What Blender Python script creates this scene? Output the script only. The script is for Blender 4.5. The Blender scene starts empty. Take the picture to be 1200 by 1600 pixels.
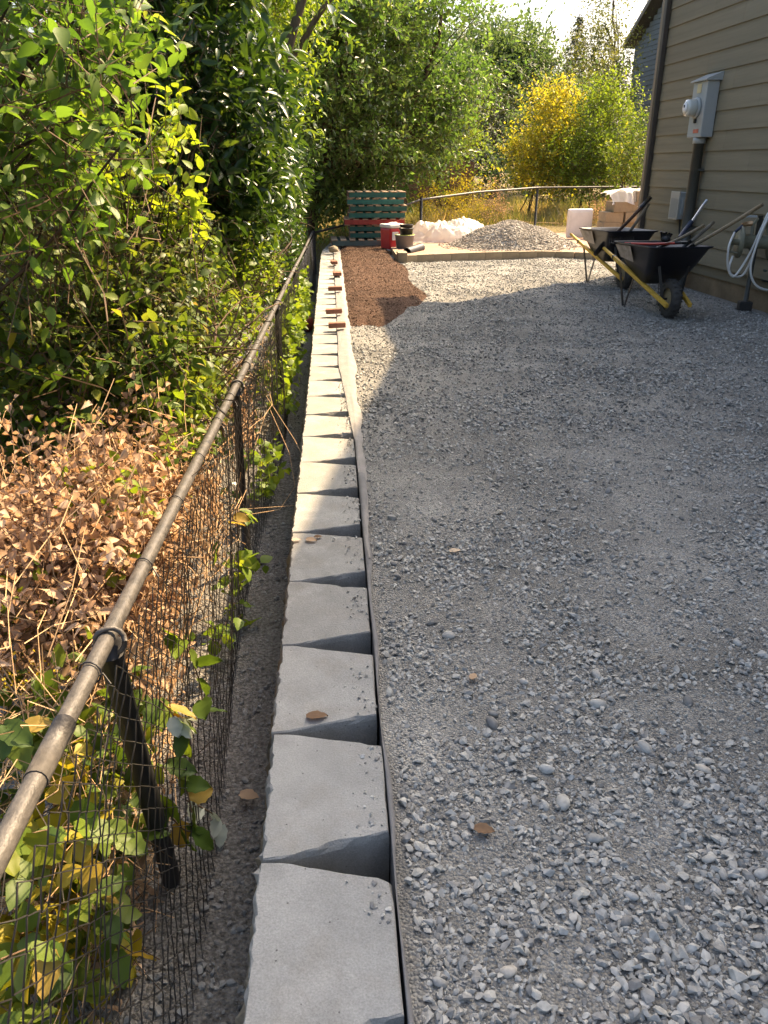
import bpy, bmesh, math, random
import numpy as np
from mathutils import Vector, Matrix, noise as mnoise

# ------------------------------------------------------------------ camera
SC = bpy.context.scene
COL = SC.collection
FPX, CAMH = 1230.0, 1.49                       # focal length in photo pixels (1200 x 1600), eye height over the wall caps
PITCH = math.atan(540 / FPX)
YAW = math.atan(85 / (FPX / math.cos(PITCH)))
cam_d = bpy.data.cameras.new('camera'); cam = bpy.data.objects.new('camera', cam_d); COL.objects.link(cam)
cam.location = (0, 0, CAMH)
cam.rotation_euler = (math.pi / 2 - PITCH, 0, -YAW)
cam_d.sensor_fit = 'VERTICAL'; cam_d.sensor_height = 36.0; cam_d.lens = 36.0 * FPX / 1600.0
cam_d.clip_start = 0.05; cam_d.clip_end = 2000
SC.camera = cam

# ------------------------------------------------------------------ light
SUN_EL = math.radians(48.4)
SUN_AZ = math.atan2(0.75, 0.66)                # from +Y towards +X
w = bpy.data.worlds.new('World'); SC.world = w; w.use_nodes = True
nt = w.node_tree; bg = nt.nodes['Background']
sky = nt.nodes.new('ShaderNodeTexSky'); sky.sky_type = 'NISHITA'; sky.sun_disc = False
sky.sun_elevation = SUN_EL; sky.sun_rotation = SUN_AZ
sky.air_density = 1.0; sky.dust_density = 7.0; sky.ozone_density = 1.0
nt.links.new(sky.outputs[0], bg.inputs[0]); bg.inputs[1].default_value = 0.118
sun_d = bpy.data.lights.new('sun', 'SUN'); sun_d.energy = 4.6; sun_d.angle = math.radians(0.53); sun_d.color = (1.0, 0.73, 0.44)
sun = bpy.data.objects.new('sun', sun_d); COL.objects.link(sun)
to_sun = Vector((math.sin(SUN_AZ) * math.cos(SUN_EL), math.cos(SUN_AZ) * math.cos(SUN_EL), math.sin(SUN_EL)))
sun.rotation_euler = to_sun.to_track_quat('Z', 'Y').to_euler()
SC.view_settings.view_transform = 'Standard'; SC.view_settings.look = 'None'
SC.view_settings.exposure = 1.84; SC.view_settings.gamma = 1.0; SC.view_settings.use_curve_mapping = False
SC.render.engine = 'CYCLES'
SC.cycles.max_bounces = 7; SC.cycles.transparent_max_bounces = 6; SC.cycles.diffuse_bounces = 3
SC.cycles.glossy_bounces = 2; SC.cycles.transmission_bounces = 4; SC.cycles.caustics_reflective = False; SC.cycles.caustics_refractive = False

# ------------------------------------------------------------------ helpers: where a picture point stands in the place
_f = Vector((math.sin(YAW) * math.cos(PITCH), math.cos(YAW) * math.cos(PITCH), -math.sin(PITCH)))
_r = Vector((math.cos(YAW), -math.sin(YAW), 0)); _u = _r.cross(_f)
def ray(x, y): return _f + _r * ((x - 600) / FPX) + _u * (-(y - 800) / FPX)
def G(x, y, z=0.0):
    d = ray(x, y); t = (z - CAMH) / d.z; return Vector((0, 0, CAMH)) + d * t
def PY(x, y, Y):
    d = ray(x, y); t = Y / d.y; return Vector((0, 0, CAMH)) + d * t
def PX(x, y, X):
    d = ray(x, y); t = X / d.x; return Vector((0, 0, CAMH)) + d * t
def depth(p): return (Vector(p) - Vector((0, 0, CAMH))).dot(_f)

RS = np.random.RandomState(7)
random.seed(7)

# ------------------------------------------------------------------ helpers: objects
def link(o, parent=None):
    COL.objects.link(o)
    if parent is not None: o.parent = parent
    return o
def tag(o, label=None, cat=None, group=None, kind=None):
    if label: o['label'] = label
    if cat: o['category'] = cat
    if group: o['group'] = group
    if kind: o['kind'] = kind
    return o
def thing(name, label, cat, loc=(0, 0, 0), rz=0.0, group=None):
    o = bpy.data.objects.new(name, None); o.empty_display_size = 0.1; COL.objects.link(o)
    o.location = loc; o.rotation_euler = (0, 0, rz)
    return tag(o, label, cat, group)
def copy_tree(o, parent=None):
    c = o.copy(); COL.objects.link(c)
    if parent is not None: c.parent = parent
    for ch in list(o.children): copy_tree(ch, c)
    return c

class MB:
    def __init__(s): s.v = []; s.f = []; s.sm = []
    def add(s, vs, fs, smooth=False):
        b = len(s.v); s.v += [tuple(p) for p in vs]; s.f += [tuple(i + b for i in f) for f in fs]; s.sm += [smooth] * len(fs); return s
    def box(s, c, size, rot=None, taper=1.0):
        hx, hy, hz = [a / 2 for a in size]; vs = []
        for z in (-1, 1):
            k = taper if z > 0 else 1.0
            for (x, y) in ((-1, -1), (1, -1), (1, 1), (-1, 1)):
                p = Vector((x * hx * k, y * hy * k, z * hz))
                if rot is not None: p = rot @ p
                vs.append(p + Vector(c))
        return s.add(vs, [(3, 2, 1, 0), (4, 5, 6, 7), (0, 1, 5, 4), (1, 2, 6, 5), (2, 3, 7, 6), (3, 0, 4, 7)])
    def bar(s, a, b, wy, wz, up=(0, 0, 1)):
        a = Vector(a); b = Vector(b); d = b - a; L = d.length; x = d.normalized(); y = Vector(up).cross(x)
        y = y.normalized() if y.length > 1e-5 else Vector((0, 1, 0)); z = x.cross(y)
        return s.box((a + b) / 2, (L, wy, wz), Matrix((x, y, z)).transposed())
    def tube(s, pts, r, n=8, smooth=True, caps=True):
        pts = [Vector(p) for p in pts]; m = len(pts)
        rs = list(r) if hasattr(r, '__len__') else [r] * m
        vs = []; up = None
        for i, p in enumerate(pts):
            t = (pts[min(i + 1, m - 1)] - pts[max(i - 1, 0)]).normalized()
            if up is None:
                up = Vector((0, 0, 1)) if abs(t.z) < 0.9 else Vector((1, 0, 0))
            a = t.cross(up)
            if a.length < 1e-5: a = t.cross(Vector((0, 1, 0.1)))
            a.normalize(); b = t.cross(a).normalized(); up = -b if False else up
            for k in range(n):
                an = 2 * math.pi * k / n
                vs.append(p + (a * math.cos(an) + b * math.sin(an)) * rs[i])
        fs = []
        for i in range(m - 1):
            for k in range(n):
                k2 = (k + 1) % n
                fs.append((i * n + k, i * n + k2, (i + 1) * n + k2, (i + 1) * n + k))
        s.add(vs, fs, smooth)
        if caps and n > 2:
            b0 = len(s.v) - m * n
            s.f += [tuple(b0 + k for k in range(n)), tuple(b0 + (m - 1) * n + k for k in reversed(range(n)))]; s.sm += [False, False]
        return s
    def lathe(s, prof, n=20, c=(0, 0, 0), rot=None, smooth=True, caps=True):
        vs = []
        for (r, z) in prof:
            for k in range(n):
                an = 2 * math.pi * k / n
                p = Vector((r * math.cos(an), r * math.sin(an), z))
                if rot is not None: p = rot @ p
                vs.append(p + Vector(c))
        m = len(prof); fs = []
        for i in range(m - 1):
            for k in range(n):
                k2 = (k + 1) % n; fs.append((i * n + k, i * n + k2, (i + 1) * n + k2, (i + 1) * n + k))
        s.add(vs, fs, smooth)
        if caps:
            b0 = len(s.v) - m * n
            s.f += [tuple(b0 + k for k in reversed(range(n))), tuple(b0 + (m - 1) * n + k for k in range(n))]; s.sm += [False, False]
        return s
    def mesh(s, name, mat=None):
        me = bpy.data.meshes.new(name); me.from_pydata(s.v, [], s.f); me.polygons.foreach_set('use_smooth', s.sm); me.update()
        if mat: me.materials.append(mat)
        return me
    def build(s, name, mat, parent=None, bevel=0.0, loc=None):
        o = bpy.data.objects.new(name, s.mesh(name, mat))
        if bevel:
            m = o.modifiers.new('bevel', 'BEVEL'); m.width = bevel; m.segments = 2; m.limit_method = 'ANGLE'; m.angle_limit = math.radians(35)
        if loc is not None: o.location = loc
        return link(o, parent)

def np_mesh(name, V, F, mat, smooth=False, rnd=None):
    """V (n,3); F a (m,k) array or a list of such arrays; rnd a value for each vertex"""
    Fs = F if isinstance(F, list) else [F]
    me = bpy.data.meshes.new(name)
    V = np.ascontiguousarray(V, dtype=np.float32); me.vertices.add(len(V)); me.vertices.foreach_set('co', V.ravel())
    idx = np.concatenate([a.ravel() for a in Fs]).astype(np.int32)
    tot = np.concatenate([np.full(len(a), a.shape[1], np.int32) for a in Fs])
    st = np.concatenate([[0], np.cumsum(tot)[:-1]]).astype(np.int32)
    me.loops.add(len(idx)); me.loops.foreach_set('vertex_index', idx)
    me.polygons.add(len(tot)); me.polygons.foreach_set('loop_start', st); me.polygons.foreach_set('loop_total', tot)
    me.polygons.foreach_set('use_smooth', np.full(len(tot), smooth, bool))
    if rnd is not None:
        at = me.attributes.new('rnd', 'FLOAT', 'POINT'); at.data.foreach_set('value', np.ascontiguousarray(rnd, dtype=np.float32))
    me.materials.append(mat); me.update(calc_edges=True)
    return me
def np_obj(name, V, F, mat, parent=None, smooth=False, rnd=None):
    return link(bpy.data.objects.new(name, np_mesh(name, V, F, mat, smooth, rnd)), parent)

# ------------------------------------------------------------------ helpers: materials
def new_mat(name):
    m = bpy.data.materials.new(name); m.use_nodes = True; t = m.node_tree
    return m, t, t.nodes['Principled BSDF'], t.nodes['Material Output']
def nod(t, kind, **kw):
    n = t.nodes.new(kind)
    for k, v in kw.items(): setattr(n, k, v)
    return n
def ramp(t, stops):
    r = nod(t, 'ShaderNodeValToRGB'); e = r.color_ramp.elements
    while len(e) > 1: e.remove(e[-1])
    e[0].position = stops[0][0]; e[0].color = (*stops[0][1], 1)
    for p, c in stops[1:]:
        x = e.new(p); x.color = (*c, 1)
    return r
def simple(name, col, rough=0.7, var=0.25, scale=6.0, bump=0.0, bscale=60.0, metal=0.0, spec=0.5, stretch=None, col2=None, objrnd=0.0, detail=6.0):
    m, t, b, o = new_mat(name); L = t.links.new
    tc = nod(t, 'ShaderNodeTexCoord'); mp = nod(t, 'ShaderNodeMapping'); L(tc.outputs['Object'], mp.inputs[0])
    if stretch: mp.inputs['Scale'].default_value = stretch
    n = nod(t, 'ShaderNodeTexNoise'); n.inputs['Scale'].default_value = scale; n.inputs['Detail'].default_value = detail; n.inputs['Roughness'].default_value = 0.65
    L(mp.outputs[0], n.inputs[0])
    c2 = col2 or tuple(c * (1 + var) for c in col); c1 = tuple(c * (1 - var) for c in col)
    r = ramp(t, [(0.3, c1), (0.7, c2)]); L(n.outputs[0], r.inputs[0])
    src = r.outputs[0]
    if objrnd:
        oi = nod(t, 'ShaderNodeObjectInfo'); mr = nod(t, 'ShaderNodeMapRange'); mr.inputs[3].default_value = 1 - objrnd; mr.inputs[4].default_value = 1 + objrnd
        L(oi.outputs['Random'], mr.inputs[0])
        mx = nod(t, 'ShaderNodeVectorMath', operation='SCALE'); L(src, mx.inputs[0]); L(mr.outputs[0], mx.inputs['Scale']); src = mx.outputs[0]
    L(src, b.inputs['Base Color'])
    b.inputs['Roughness'].default_value = rough; b.inputs['Metallic'].default_value = metal; b.inputs['Specular IOR Level'].default_value = spec
    if bump:
        n2 = nod(t, 'ShaderNodeTexNoise'); n2.inputs['Scale'].default_value = bscale; n2.inputs['Detail'].default_value = 5.0; L(mp.outputs[0], n2.inputs[0])
        bp = nod(t, 'ShaderNodeBump'); bp.inputs['Strength'].default_value = bump; bp.inputs['Distance'].default_value = 0.01
        L(n2.outputs[0], bp.inputs['Height']); L(bp.outputs[0], b.inputs['Normal'])
    return m
def leaf_mat(name, stops, trans=0.45, rough=0.5, spec=0.4, tint=(1.25, 1.15, 0.45)):
    m, t, b, o = new_mat(name); L = t.links.new
    a = nod(t, 'ShaderNodeAttribute', attribute_name='rnd'); r = ramp(t, stops); L(a.outputs['Fac'], r.inputs[0])
    L(r.outputs[0], b.inputs['Base Color']); b.inputs['Roughness'].default_value = rough; b.inputs['Specular IOR Level'].default_value = spec
    tr = nod(t, 'ShaderNodeBsdfTranslucent'); mu = nod(t, 'ShaderNodeMix', data_type='RGBA', blend_type='MULTIPLY'); mu.inputs[0].default_value = 1.0
    L(r.outputs[0], mu.inputs[6]); mu.inputs[7].default_value = (tint[0], tint[1], tint[2], 1); L(mu.outputs[2], tr.inputs[0])
    mx = nod(t, 'ShaderNodeMixShader'); mx.inputs[0].default_value = trans
    L(b.outputs[0], mx.inputs[1]); L(tr.outputs[0], mx.inputs[2]); L(mx.outputs[0], o.inputs['Surface'])
    return m
def stone_mat(name, stops, objinfo=False, rough=0.85):
    m, t, b, o = new_mat(name); L = t.links.new
    if objinfo: a = nod(t, 'ShaderNodeObjectInfo'); src = a.outputs['Random']
    else: a = nod(t, 'ShaderNodeAttribute', attribute_name='rnd'); src = a.outputs['Fac']
    r = ramp(t, stops); L(src, r.inputs[0])
    tc = nod(t, 'ShaderNodeTexCoord'); n = nod(t, 'ShaderNodeTexNoise'); n.inputs['Scale'].default_value = 60.0 if not objinfo else 2.5; n.inputs['Detail'].default_value = 4.0
    L(tc.outputs['Object'], n.inputs[0])
    mr = nod(t, 'ShaderNodeMapRange'); mr.inputs[1].default_value = 0.3; mr.inputs[2].default_value = 0.7; mr.inputs[3].default_value = 0.75; mr.inputs[4].default_value = 1.2; L(n.outputs[0], mr.inputs[0])
    vm = nod(t, 'ShaderNodeVectorMath', operation='SCALE'); L(r.outputs[0], vm.inputs[0]); L(mr.outputs[0], vm.inputs['Scale'])
    L(vm.outputs[0], b.inputs['Base Color']); b.inputs['Roughness'].default_value = rough; b.inputs['Specular IOR Level'].default_value = 0.3
    return m
def ground_mat(name, fines, grain_stops, gscale=55.0, patch=(0.8, 1.2), patch_scale=0.9, bump=0.8, dist=0.02, grain_mix=0.6):
    m, t, b, o = new_mat(name); L = t.links.new
    tc = nod(t, 'ShaderNodeTexCoord')
    v = nod(t, 'ShaderNodeTexVoronoi'); v.inputs['Scale'].default_value = gscale; L(tc.outputs['Object'], v.inputs[0])
    sep = nod(t, 'ShaderNodeSeparateColor'); L(v.outputs['Color'], sep.inputs[0]); r = ramp(t, grain_stops); L(sep.outputs[0], r.inputs[0])
    n = nod(t, 'ShaderNodeTexNoise'); n.inputs['Scale'].default_value = 14.0; n.inputs['Detail'].default_value = 8.0; n.inputs['Roughness'].default_value = 0.75; L(tc.outputs['Object'], n.inputs[0])
    fr = ramp(t, [(0.35, tuple(c * 0.75 for c in fines)), (0.65, tuple(c * 1.2 for c in fines))]); L(n.outputs[0], fr.inputs[0])
    n2 = nod(t, 'ShaderNodeTexNoise'); n2.inputs['Scale'].default_value = 5.0; n2.inputs['Detail'].default_value = 6.0; L(tc.outputs['Object'], n2.inputs[0])
    mm = nod(t, 'ShaderNodeMapRange'); mm.inputs[1].default_value = 0.4; mm.inputs[2].default_value = 0.6; mm.inputs[3].default_value = max(0, grain_mix - 0.35); mm.inputs[4].default_value = min(1, grain_mix + 0.35); L(n2.outputs[0], mm.inputs[0])
    mx = nod(t, 'ShaderNodeMix', data_type='RGBA'); L(mm.outputs[0], mx.inputs[0]); L(fr.outputs[0], mx.inputs[6]); L(r.outputs[0], mx.inputs[7])
    n3 = nod(t, 'ShaderNodeTexNoise'); n3.inputs['Scale'].default_value = patch_scale; n3.inputs['Detail'].default_value = 5.0; n3.inputs['Roughness'].default_value = 0.6; L(tc.outputs['Object'], n3.inputs[0])
    pr = nod(t, 'ShaderNodeMapRange'); pr.inputs[1].default_value = 0.35; pr.inputs[2].default_value = 0.65; pr.inputs[3].default_value = patch[0]; pr.inputs[4].default_value = patch[1]; L(n3.outputs[0], pr.inputs[0])
    sc = nod(t, 'ShaderNodeVectorMath', operation='SCALE'); L(mx.outputs[2], sc.inputs[0]); L(pr.outputs[0], sc.inputs['Scale'])
    L(sc.outputs[0], b.inputs['Base Color']); b.inputs['Roughness'].default_value = 0.95; b.inputs['Specular IOR Level'].default_value = 0.15
    bp = nod(t, 'ShaderNodeBump'); bp.inputs['Strength'].default_value = bump; bp.inputs['Distance'].default_value = dist
    ad = nod(t, 'ShaderNodeMath', operation='SUBTRACT'); L(n.outputs[0], ad.inputs[0]); L(v.outputs['Distance'], ad.inputs[1]); L(ad.outputs[0], bp.inputs['Height']); L(bp.outputs[0], b.inputs['Normal'])
    return m

GREYS = [(0.0, (0.16, 0.157, 0.147)), (0.25, (0.25, 0.248, 0.232)), (0.5, (0.35, 0.347, 0.318)), (0.72, (0.42, 0.41, 0.365)), (0.86, (0.365, 0.372, 0.355)), (0.94, (0.46, 0.42, 0.35)), (1.0, (0.47, 0.455, 0.41))]
M = {}
M['gravel'] = ground_mat('crushed gravel', (0.245, 0.24, 0.217), [(p, tuple(c * 0.85 for c in col)) for p, col in GREYS], 130.0, (0.75, 1.25), 0.8, 1.0, 0.012, 0.5)
M['stones'] = stone_mat('loose stones', GREYS)
M['stone1'] = stone_mat('single stones', GREYS, True, 0.75)
M['pile'] = stone_mat('pile stones', [(0, (0.2, 0.185, 0.16)), (0.5, (0.34, 0.31, 0.265)), (1, (0.5, 0.46, 0.4))])
M['crumbs'] = stone_mat('soil crumbs', [(0, (0.06, 0.034, 0.022)), (0.5, (0.125, 0.075, 0.05)), (0.9, (0.19, 0.125, 0.085)), (0.96, (0.25, 0.18, 0.125)), (1, (0.42, 0.34, 0.26))], rough=0.95)
M['pilebase'] = ground_mat('gravel pile core', (0.2, 0.19, 0.165), GREYS, 45.0)
M['trench'] = ground_mat('trench dirt', (0.085, 0.08, 0.07), [(0, (0.05, 0.05, 0.048)), (0.6, (0.1, 0.1, 0.095)), (1, (0.18, 0.175, 0.16))], 70.0, (0.75, 1.2), 1.5)
M['soil'] = ground_mat('brown soil', (0.115, 0.066, 0.043), [(0, (0.06, 0.034, 0.022)), (0.6, (0.14, 0.083, 0.055)), (0.95, (0.19, 0.12, 0.08)), (1, (0.34, 0.25, 0.18))], 90.0, (0.75, 1.3), 1.2, 1.0, 0.03)
M['earth'] = ground_mat('grassy earth', (0.16, 0.12, 0.055), [(0, (0.05, 0.06, 0.02)), (0.5, (0.16, 0.13, 0.05)), (1, (0.28, 0.21, 0.1))], 95.0, (0.7, 1.2), 0.4, 1.0, 0.012)

def concrete_mat():
    m = simple('block concrete', (0.27, 0.27, 0.252), 0.93, 0.16, 6.0, 0.0, spec=0.15, objrnd=0.11, detail=10.0); t = m.node_tree; L = t.links.new; b = t.nodes['Principled BSDF']
    src = b.inputs['Base Color'].links[0].from_socket
    tc = nod(t, 'ShaderNodeTexCoord'); oi = nod(t, 'ShaderNodeObjectInfo'); ad = nod(t, 'ShaderNodeVectorMath', operation='ADD'); sc = nod(t, 'ShaderNodeVectorMath', operation='SCALE'); sc.inputs[0].default_value = (13, 7, 5); L(oi.outputs['Random'], sc.inputs['Scale'])
    L(tc.outputs['Object'], ad.inputs[0]); L(sc.outputs[0], ad.inputs[1])
    def nz(scale, detail, rough=0.6):
        n = nod(t, 'ShaderNodeTexNoise'); n.inputs['Scale'].default_value = scale; n.inputs['Detail'].default_value = detail; n.inputs['Roughness'].default_value = rough; L(ad.outputs[0], n.inputs[0]); return n.outputs[0]
    def rng(x, a, b_, c, d):
        r = nod(t, 'ShaderNodeMapRange'); r.inputs[1].default_value = a; r.inputs[2].default_value = b_; r.inputs[3].default_value = c; r.inputs[4].default_value = d; L(x, r.inputs[0]); return r.outputs[0]
    chalk = rng(nz(4.5, 7.0, 0.7), 0.52, 0.68, 0.0, 0.6); dust = rng(nz(5.0, 6.0), 0.48, 0.7, 0.0, 0.5); grit = rng(nz(230.0, 3.0), 0.3, 0.7, 0.82, 1.15)
    m1 = nod(t, 'ShaderNodeMix', data_type='RGBA'); L(chalk, m1.inputs[0]); L(src, m1.inputs[6]); m1.inputs[7].default_value = (0.40, 0.395, 0.37, 1)
    m2 = nod(t, 'ShaderNodeMix', data_type='RGBA'); L(dust, m2.inputs[0]); L(m1.outputs[2], m2.inputs[6]); m2.inputs[7].default_value = (0.235, 0.215, 0.18, 1)
    v = nod(t, 'ShaderNodeTexVoronoi'); v.inputs['Scale'].default_value = 55.0; L(ad.outputs[0], v.inputs[0]); sp = nod(t, 'ShaderNodeSeparateColor'); L(v.outputs['Color'], sp.inputs[0])
    pit = rng(v.outputs['Distance'], 0.06, 0.16, 1.0, 0.0); sel = rng(sp.outputs[0], 0.86, 0.88, 0.0, 1.0); pm = nod(t, 'ShaderNodeMath', operation='MULTIPLY'); L(pit, pm.inputs[0]); L(sel, pm.inputs[1])
    m3 = nod(t, 'ShaderNodeMix', data_type='RGBA'); L(pm.outputs[0], m3.inputs[0]); L(m2.outputs[2], m3.inputs[6]); m3.inputs[7].default_value = (0.10, 0.098, 0.09, 1)
    g = nod(t, 'ShaderNodeVectorMath', operation='SCALE'); L(m3.outputs[2], g.inputs[0]); L(grit, g.inputs['Scale']); L(g.outputs[0], b.inputs['Base Color'])
    h = nod(t, 'ShaderNodeMath', operation='SUBTRACT'); L(nz(160.0, 6.0), h.inputs[0]); L(pm.outputs[0], h.inputs[1])
    bp = nod(t, 'ShaderNodeBump'); bp.inputs['Strength'].default_value = 0.45; bp.inputs['Distance'].default_value = 0.006; L(h.outputs[0], bp.inputs['Height']); L(bp.outputs[0], b.inputs['Normal'])
    return m
M['concrete'] = concrete_mat()
M['dirtyblock'] = simple('soil stained block', (0.22, 0.19, 0.14), 0.95, 0.35, 9.0, 0.9, 60.0, spec=0.15, objrnd=0.1)
M['tanblock'] = simple('tan edging concrete', (0.30, 0.25, 0.175), 0.92, 0.15, 9.0, 0.4, 120.0, spec=0.2, objrnd=0.08)
M['patio'] = simple('patio pavers', (0.30, 0.205, 0.15), 0.9, 0.14, 3.0, 0.3, 60.0, spec=0.2)
M['fabric'] = simple('landscape fabric', (0.22, 0.21, 0.195), 0.75, 0.2, 9.0, 0.3, 220.0, spec=0.3)
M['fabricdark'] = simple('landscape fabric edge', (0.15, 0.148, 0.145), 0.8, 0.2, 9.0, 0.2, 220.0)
M['brick'] = simple('red brick', (0.27, 0.13, 0.09), 0.9, 0.25, 14.0, 0.4, 90.0, spec=0.2, objrnd=0.15)
M['rock'] = simple('tan rock', (0.30, 0.24, 0.16), 0.9, 0.3, 8.0, 0.6, 30.0)
M['darkrock'] = simple('dark rock', (0.10, 0.085, 0.07), 0.9, 0.3, 8.0, 0.6, 30.0)
M['rail'] = simple('weathered black rail', (0.055, 0.052, 0.048), 0.5, 0.45, 40.0, 0.2, 160.0, spec=0.4, stretch=(1, 0.6, 1), col2=(0.115, 0.105, 0.092), detail=10.0)
M['black'] = simple('black vinyl', (0.022, 0.022, 0.023), 0.5, 0.3, 12.0, spec=0.4)
M['wire'] = simple('vinyl coated wire', (0.04, 0.037, 0.034), 0.33, 0.5, 9.0, spec=0.8)
M['siding'] = simple('taupe fibre cement', (0.215, 0.19, 0.13), 0.8, 0.14, 2.2, 0.25, 40.0, spec=0.2, stretch=(1, 0.25, 6), objrnd=0.06, detail=9.0)
M['corner'] = simple('corner board', (0.25, 0.21, 0.155), 0.8, 0.12, 5.0, 0.1, 40.0, spec=0.2)
M['spout'] = simple('brown downspout', (0.06, 0.05, 0.04), 0.5, 0.1, 5.0)
M['foundation'] = simple('tan foundation', (0.23, 0.175, 0.11), 0.95, 0.3, 2.6, 0.7, 40.0, spec=0.1)
M['roof'] = simple('roof shingle', (0.07, 0.068, 0.065), 0.9, 0.3, 20.0, 0.4, 60.0)
M['bluesiding'] = simple('blue grey siding', (0.17, 0.2, 0.22), 0.8, 0.07, 3.0, objrnd=0.04)
M['fascia'] = simple('grey fascia', (0.2, 0.185, 0.16), 0.8, 0.1, 4.0)
M['metalgrey'] = simple('grey painted metal', (0.36, 0.38, 0.37), 0.5, 0.06, 4.0, spec=0.5)
M['beigeplastic'] = simple('beige plastic', (0.42, 0.39, 0.32), 0.6, 0.06, 5.0)
M['conduit'] = simple('dark conduit', (0.065, 0.066, 0.055), 0.5, 0.15, 4.0)
M['paper'] = simple('faded yellow sticker', (0.55, 0.48, 0.28), 0.7, 0.1, 20.0)
M['redink'] = simple('red warning print', (0.5, 0.16, 0.1), 0.7, 0.3, 40.0)
M['wood'] = simple('yellow painted ash', (0.62, 0.38, 0.05), 0.6, 0.18, 8.0, 0.15, 60.0, stretch=(0.3, 6, 6))
M['barewood'] = simple('worn wood handle', (0.26, 0.205, 0.13), 0.65, 0.3, 8.0, 0.2, 60.0, stretch=(1, 6, 6))
M['greywood'] = simple('grey wood handle', (0.17, 0.145, 0.11), 0.7, 0.3, 8.0, 0.2, 60.0)
M['darkwood'] = simple('dark stained handle', (0.07, 0.035, 0.025), 0.5, 0.3, 8.0)
M['tray'] = simple('black poly tray', (0.012, 0.013, 0.02), 0.42, 0.3, 5.0, 0.1, 30.0, spec=0.4)
M['traydustsheen'] = simple('dusty tray end with painted sheen', (0.33, 0.28, 0.235), 0.75, 0.45, 9.0, 0.1, 50.0)
M['tyre'] = simple('dusty tyre', (0.055, 0.052, 0.047), 0.85, 0.35, 14.0, 0.4, 50.0)
M['rim'] = simple('tan wheel rim', (0.28, 0.22, 0.12), 0.6, 0.2, 10.0)
M['steel'] = simple('black steel', (0.02, 0.02, 0.02), 0.45, 0.3, 10.0)
M['alu'] = simple('bare aluminium', (0.5, 0.51, 0.52), 0.35, 0.1, 10.0, metal=0.7)
M['redpaint'] = simple('red painted bar', (0.5, 0.045, 0.03), 0.45, 0.15, 8.0)
M['blue'] = simple('blue grip', (0.02, 0.03, 0.06), 0.5, 0.2, 8.0)
M['hose'] = simple('white hose', (0.68, 0.68, 0.64), 0.45, 0.08, 12.0)
M['greenplastic'] = simple('dark green plastic', (0.02, 0.035, 0.03), 0.45, 0.15, 5.0)
M['reel'] = simple('olive grey reel', (0.17, 0.165, 0.11), 0.6, 0.25, 8.0)
M['brass'] = simple('brass fitting', (0.55, 0.36, 0.2), 0.4, 0.15, 20.0, metal=0.8)
M['teal'] = simple('teal pallet paint', (0.028, 0.135, 0.115), 0.75, 0.3, 7.0, 0.2, 40.0, stretch=(0.5, 4, 4), objrnd=0.35)
M['greyteal'] = simple('faded teal pallet paint', (0.12, 0.17, 0.16), 0.8, 0.25, 7.0, 0.2, 40.0, stretch=(0.5, 4, 4))
M['redpallet'] = simple('red pallet paint', (0.30, 0.05, 0.04), 0.75, 0.25, 7.0, 0.2, 40.0)
M['deck'] = simple('weathered pallet deck', (0.34, 0.25, 0.16), 0.85, 0.3, 6.0, 0.25, 40.0, stretch=(5, 0.5, 5), objrnd=0.2)
M['palletend'] = simple('brown pallet end', (0.12, 0.055, 0.04), 0.85, 0.3, 6.0)
M['coolred'] = simple('red cooler plastic', (0.55, 0.025, 0.03), 0.4, 0.08, 6.0)
M['white'] = simple('white plastic', (0.75, 0.74, 0.71), 0.5, 0.05, 6.0)
M['whitebox'] = simple('dirty white plastic', (0.66, 0.66, 0.67), 0.6, 0.1, 6.0)
M['greytub'] = simple('grey tub', (0.15, 0.15, 0.16), 0.55, 0.12, 6.0)
M['lime'] = simple('lime rim', (0.5, 0.6, 0.06), 0.5, 0.08, 6.0)
M['brownfence'] = simple('brown stained boards', (0.16, 0.085, 0.05), 0.85, 0.3, 4.0, 0.2, 30.0, stretch=(4, 4, 0.5), objrnd=0.15)
M['bark'] = simple('bark', (0.12, 0.095, 0.07), 0.95, 0.4, 9.0, 0.9, 30.0, stretch=(2, 2, 0.5), spec=0.1)
M['darkbark'] = simple('dark bark', (0.06, 0.045, 0.032), 0.95, 0.4, 9.0, 0.9, 30.0, spec=0.1)
M['twig'] = simple('brown twig', (0.12, 0.075, 0.04), 0.85, 0.35, 12.0)
M['straw'] = simple('dry stem', (0.5, 0.33, 0.17), 0.85, 0.35, 12.0)
def plastic_mat():
    m, t, b, o = new_mat('clear plastic sheet'); L = t.links.new
    b.inputs['Base Color'].default_value = (0.75, 0.73, 0.70, 1); b.inputs['Roughness'].default_value = 0.32
    tr = nod(t, 'ShaderNodeBsdfTranslucent'); tr.inputs[0].default_value = (0.75, 0.72, 0.66, 1)
    tp = nod(t, 'ShaderNodeBsdfTransparent'); m1 = nod(t, 'ShaderNodeMixShader'); m1.inputs[0].default_value = 0.35
    m2 = nod(t, 'ShaderNodeMixShader'); m2.inputs[0].default_value = 0.22
    L(b.outputs[0], m1.inputs[1]); L(tr.outputs[0], m1.inputs[2]); L(m1.outputs[0], m2.inputs[1]); L(tp.outputs[0], m2.inputs[2]); L(m2.outputs[0], o.inputs['Surface'])
    return m
M['plastic'] = plastic_mat()
def glass_mat():
    m, t, b, o = new_mat('meter glass')
    b.inputs['Base Color'].default_value = (0.55, 0.57, 0.52, 1); b.inputs['Roughness'].default_value = 0.08; b.inputs['Coat Weight'].default_value = 0.6
    return m
M['glass'] = glass_mat()

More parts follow.
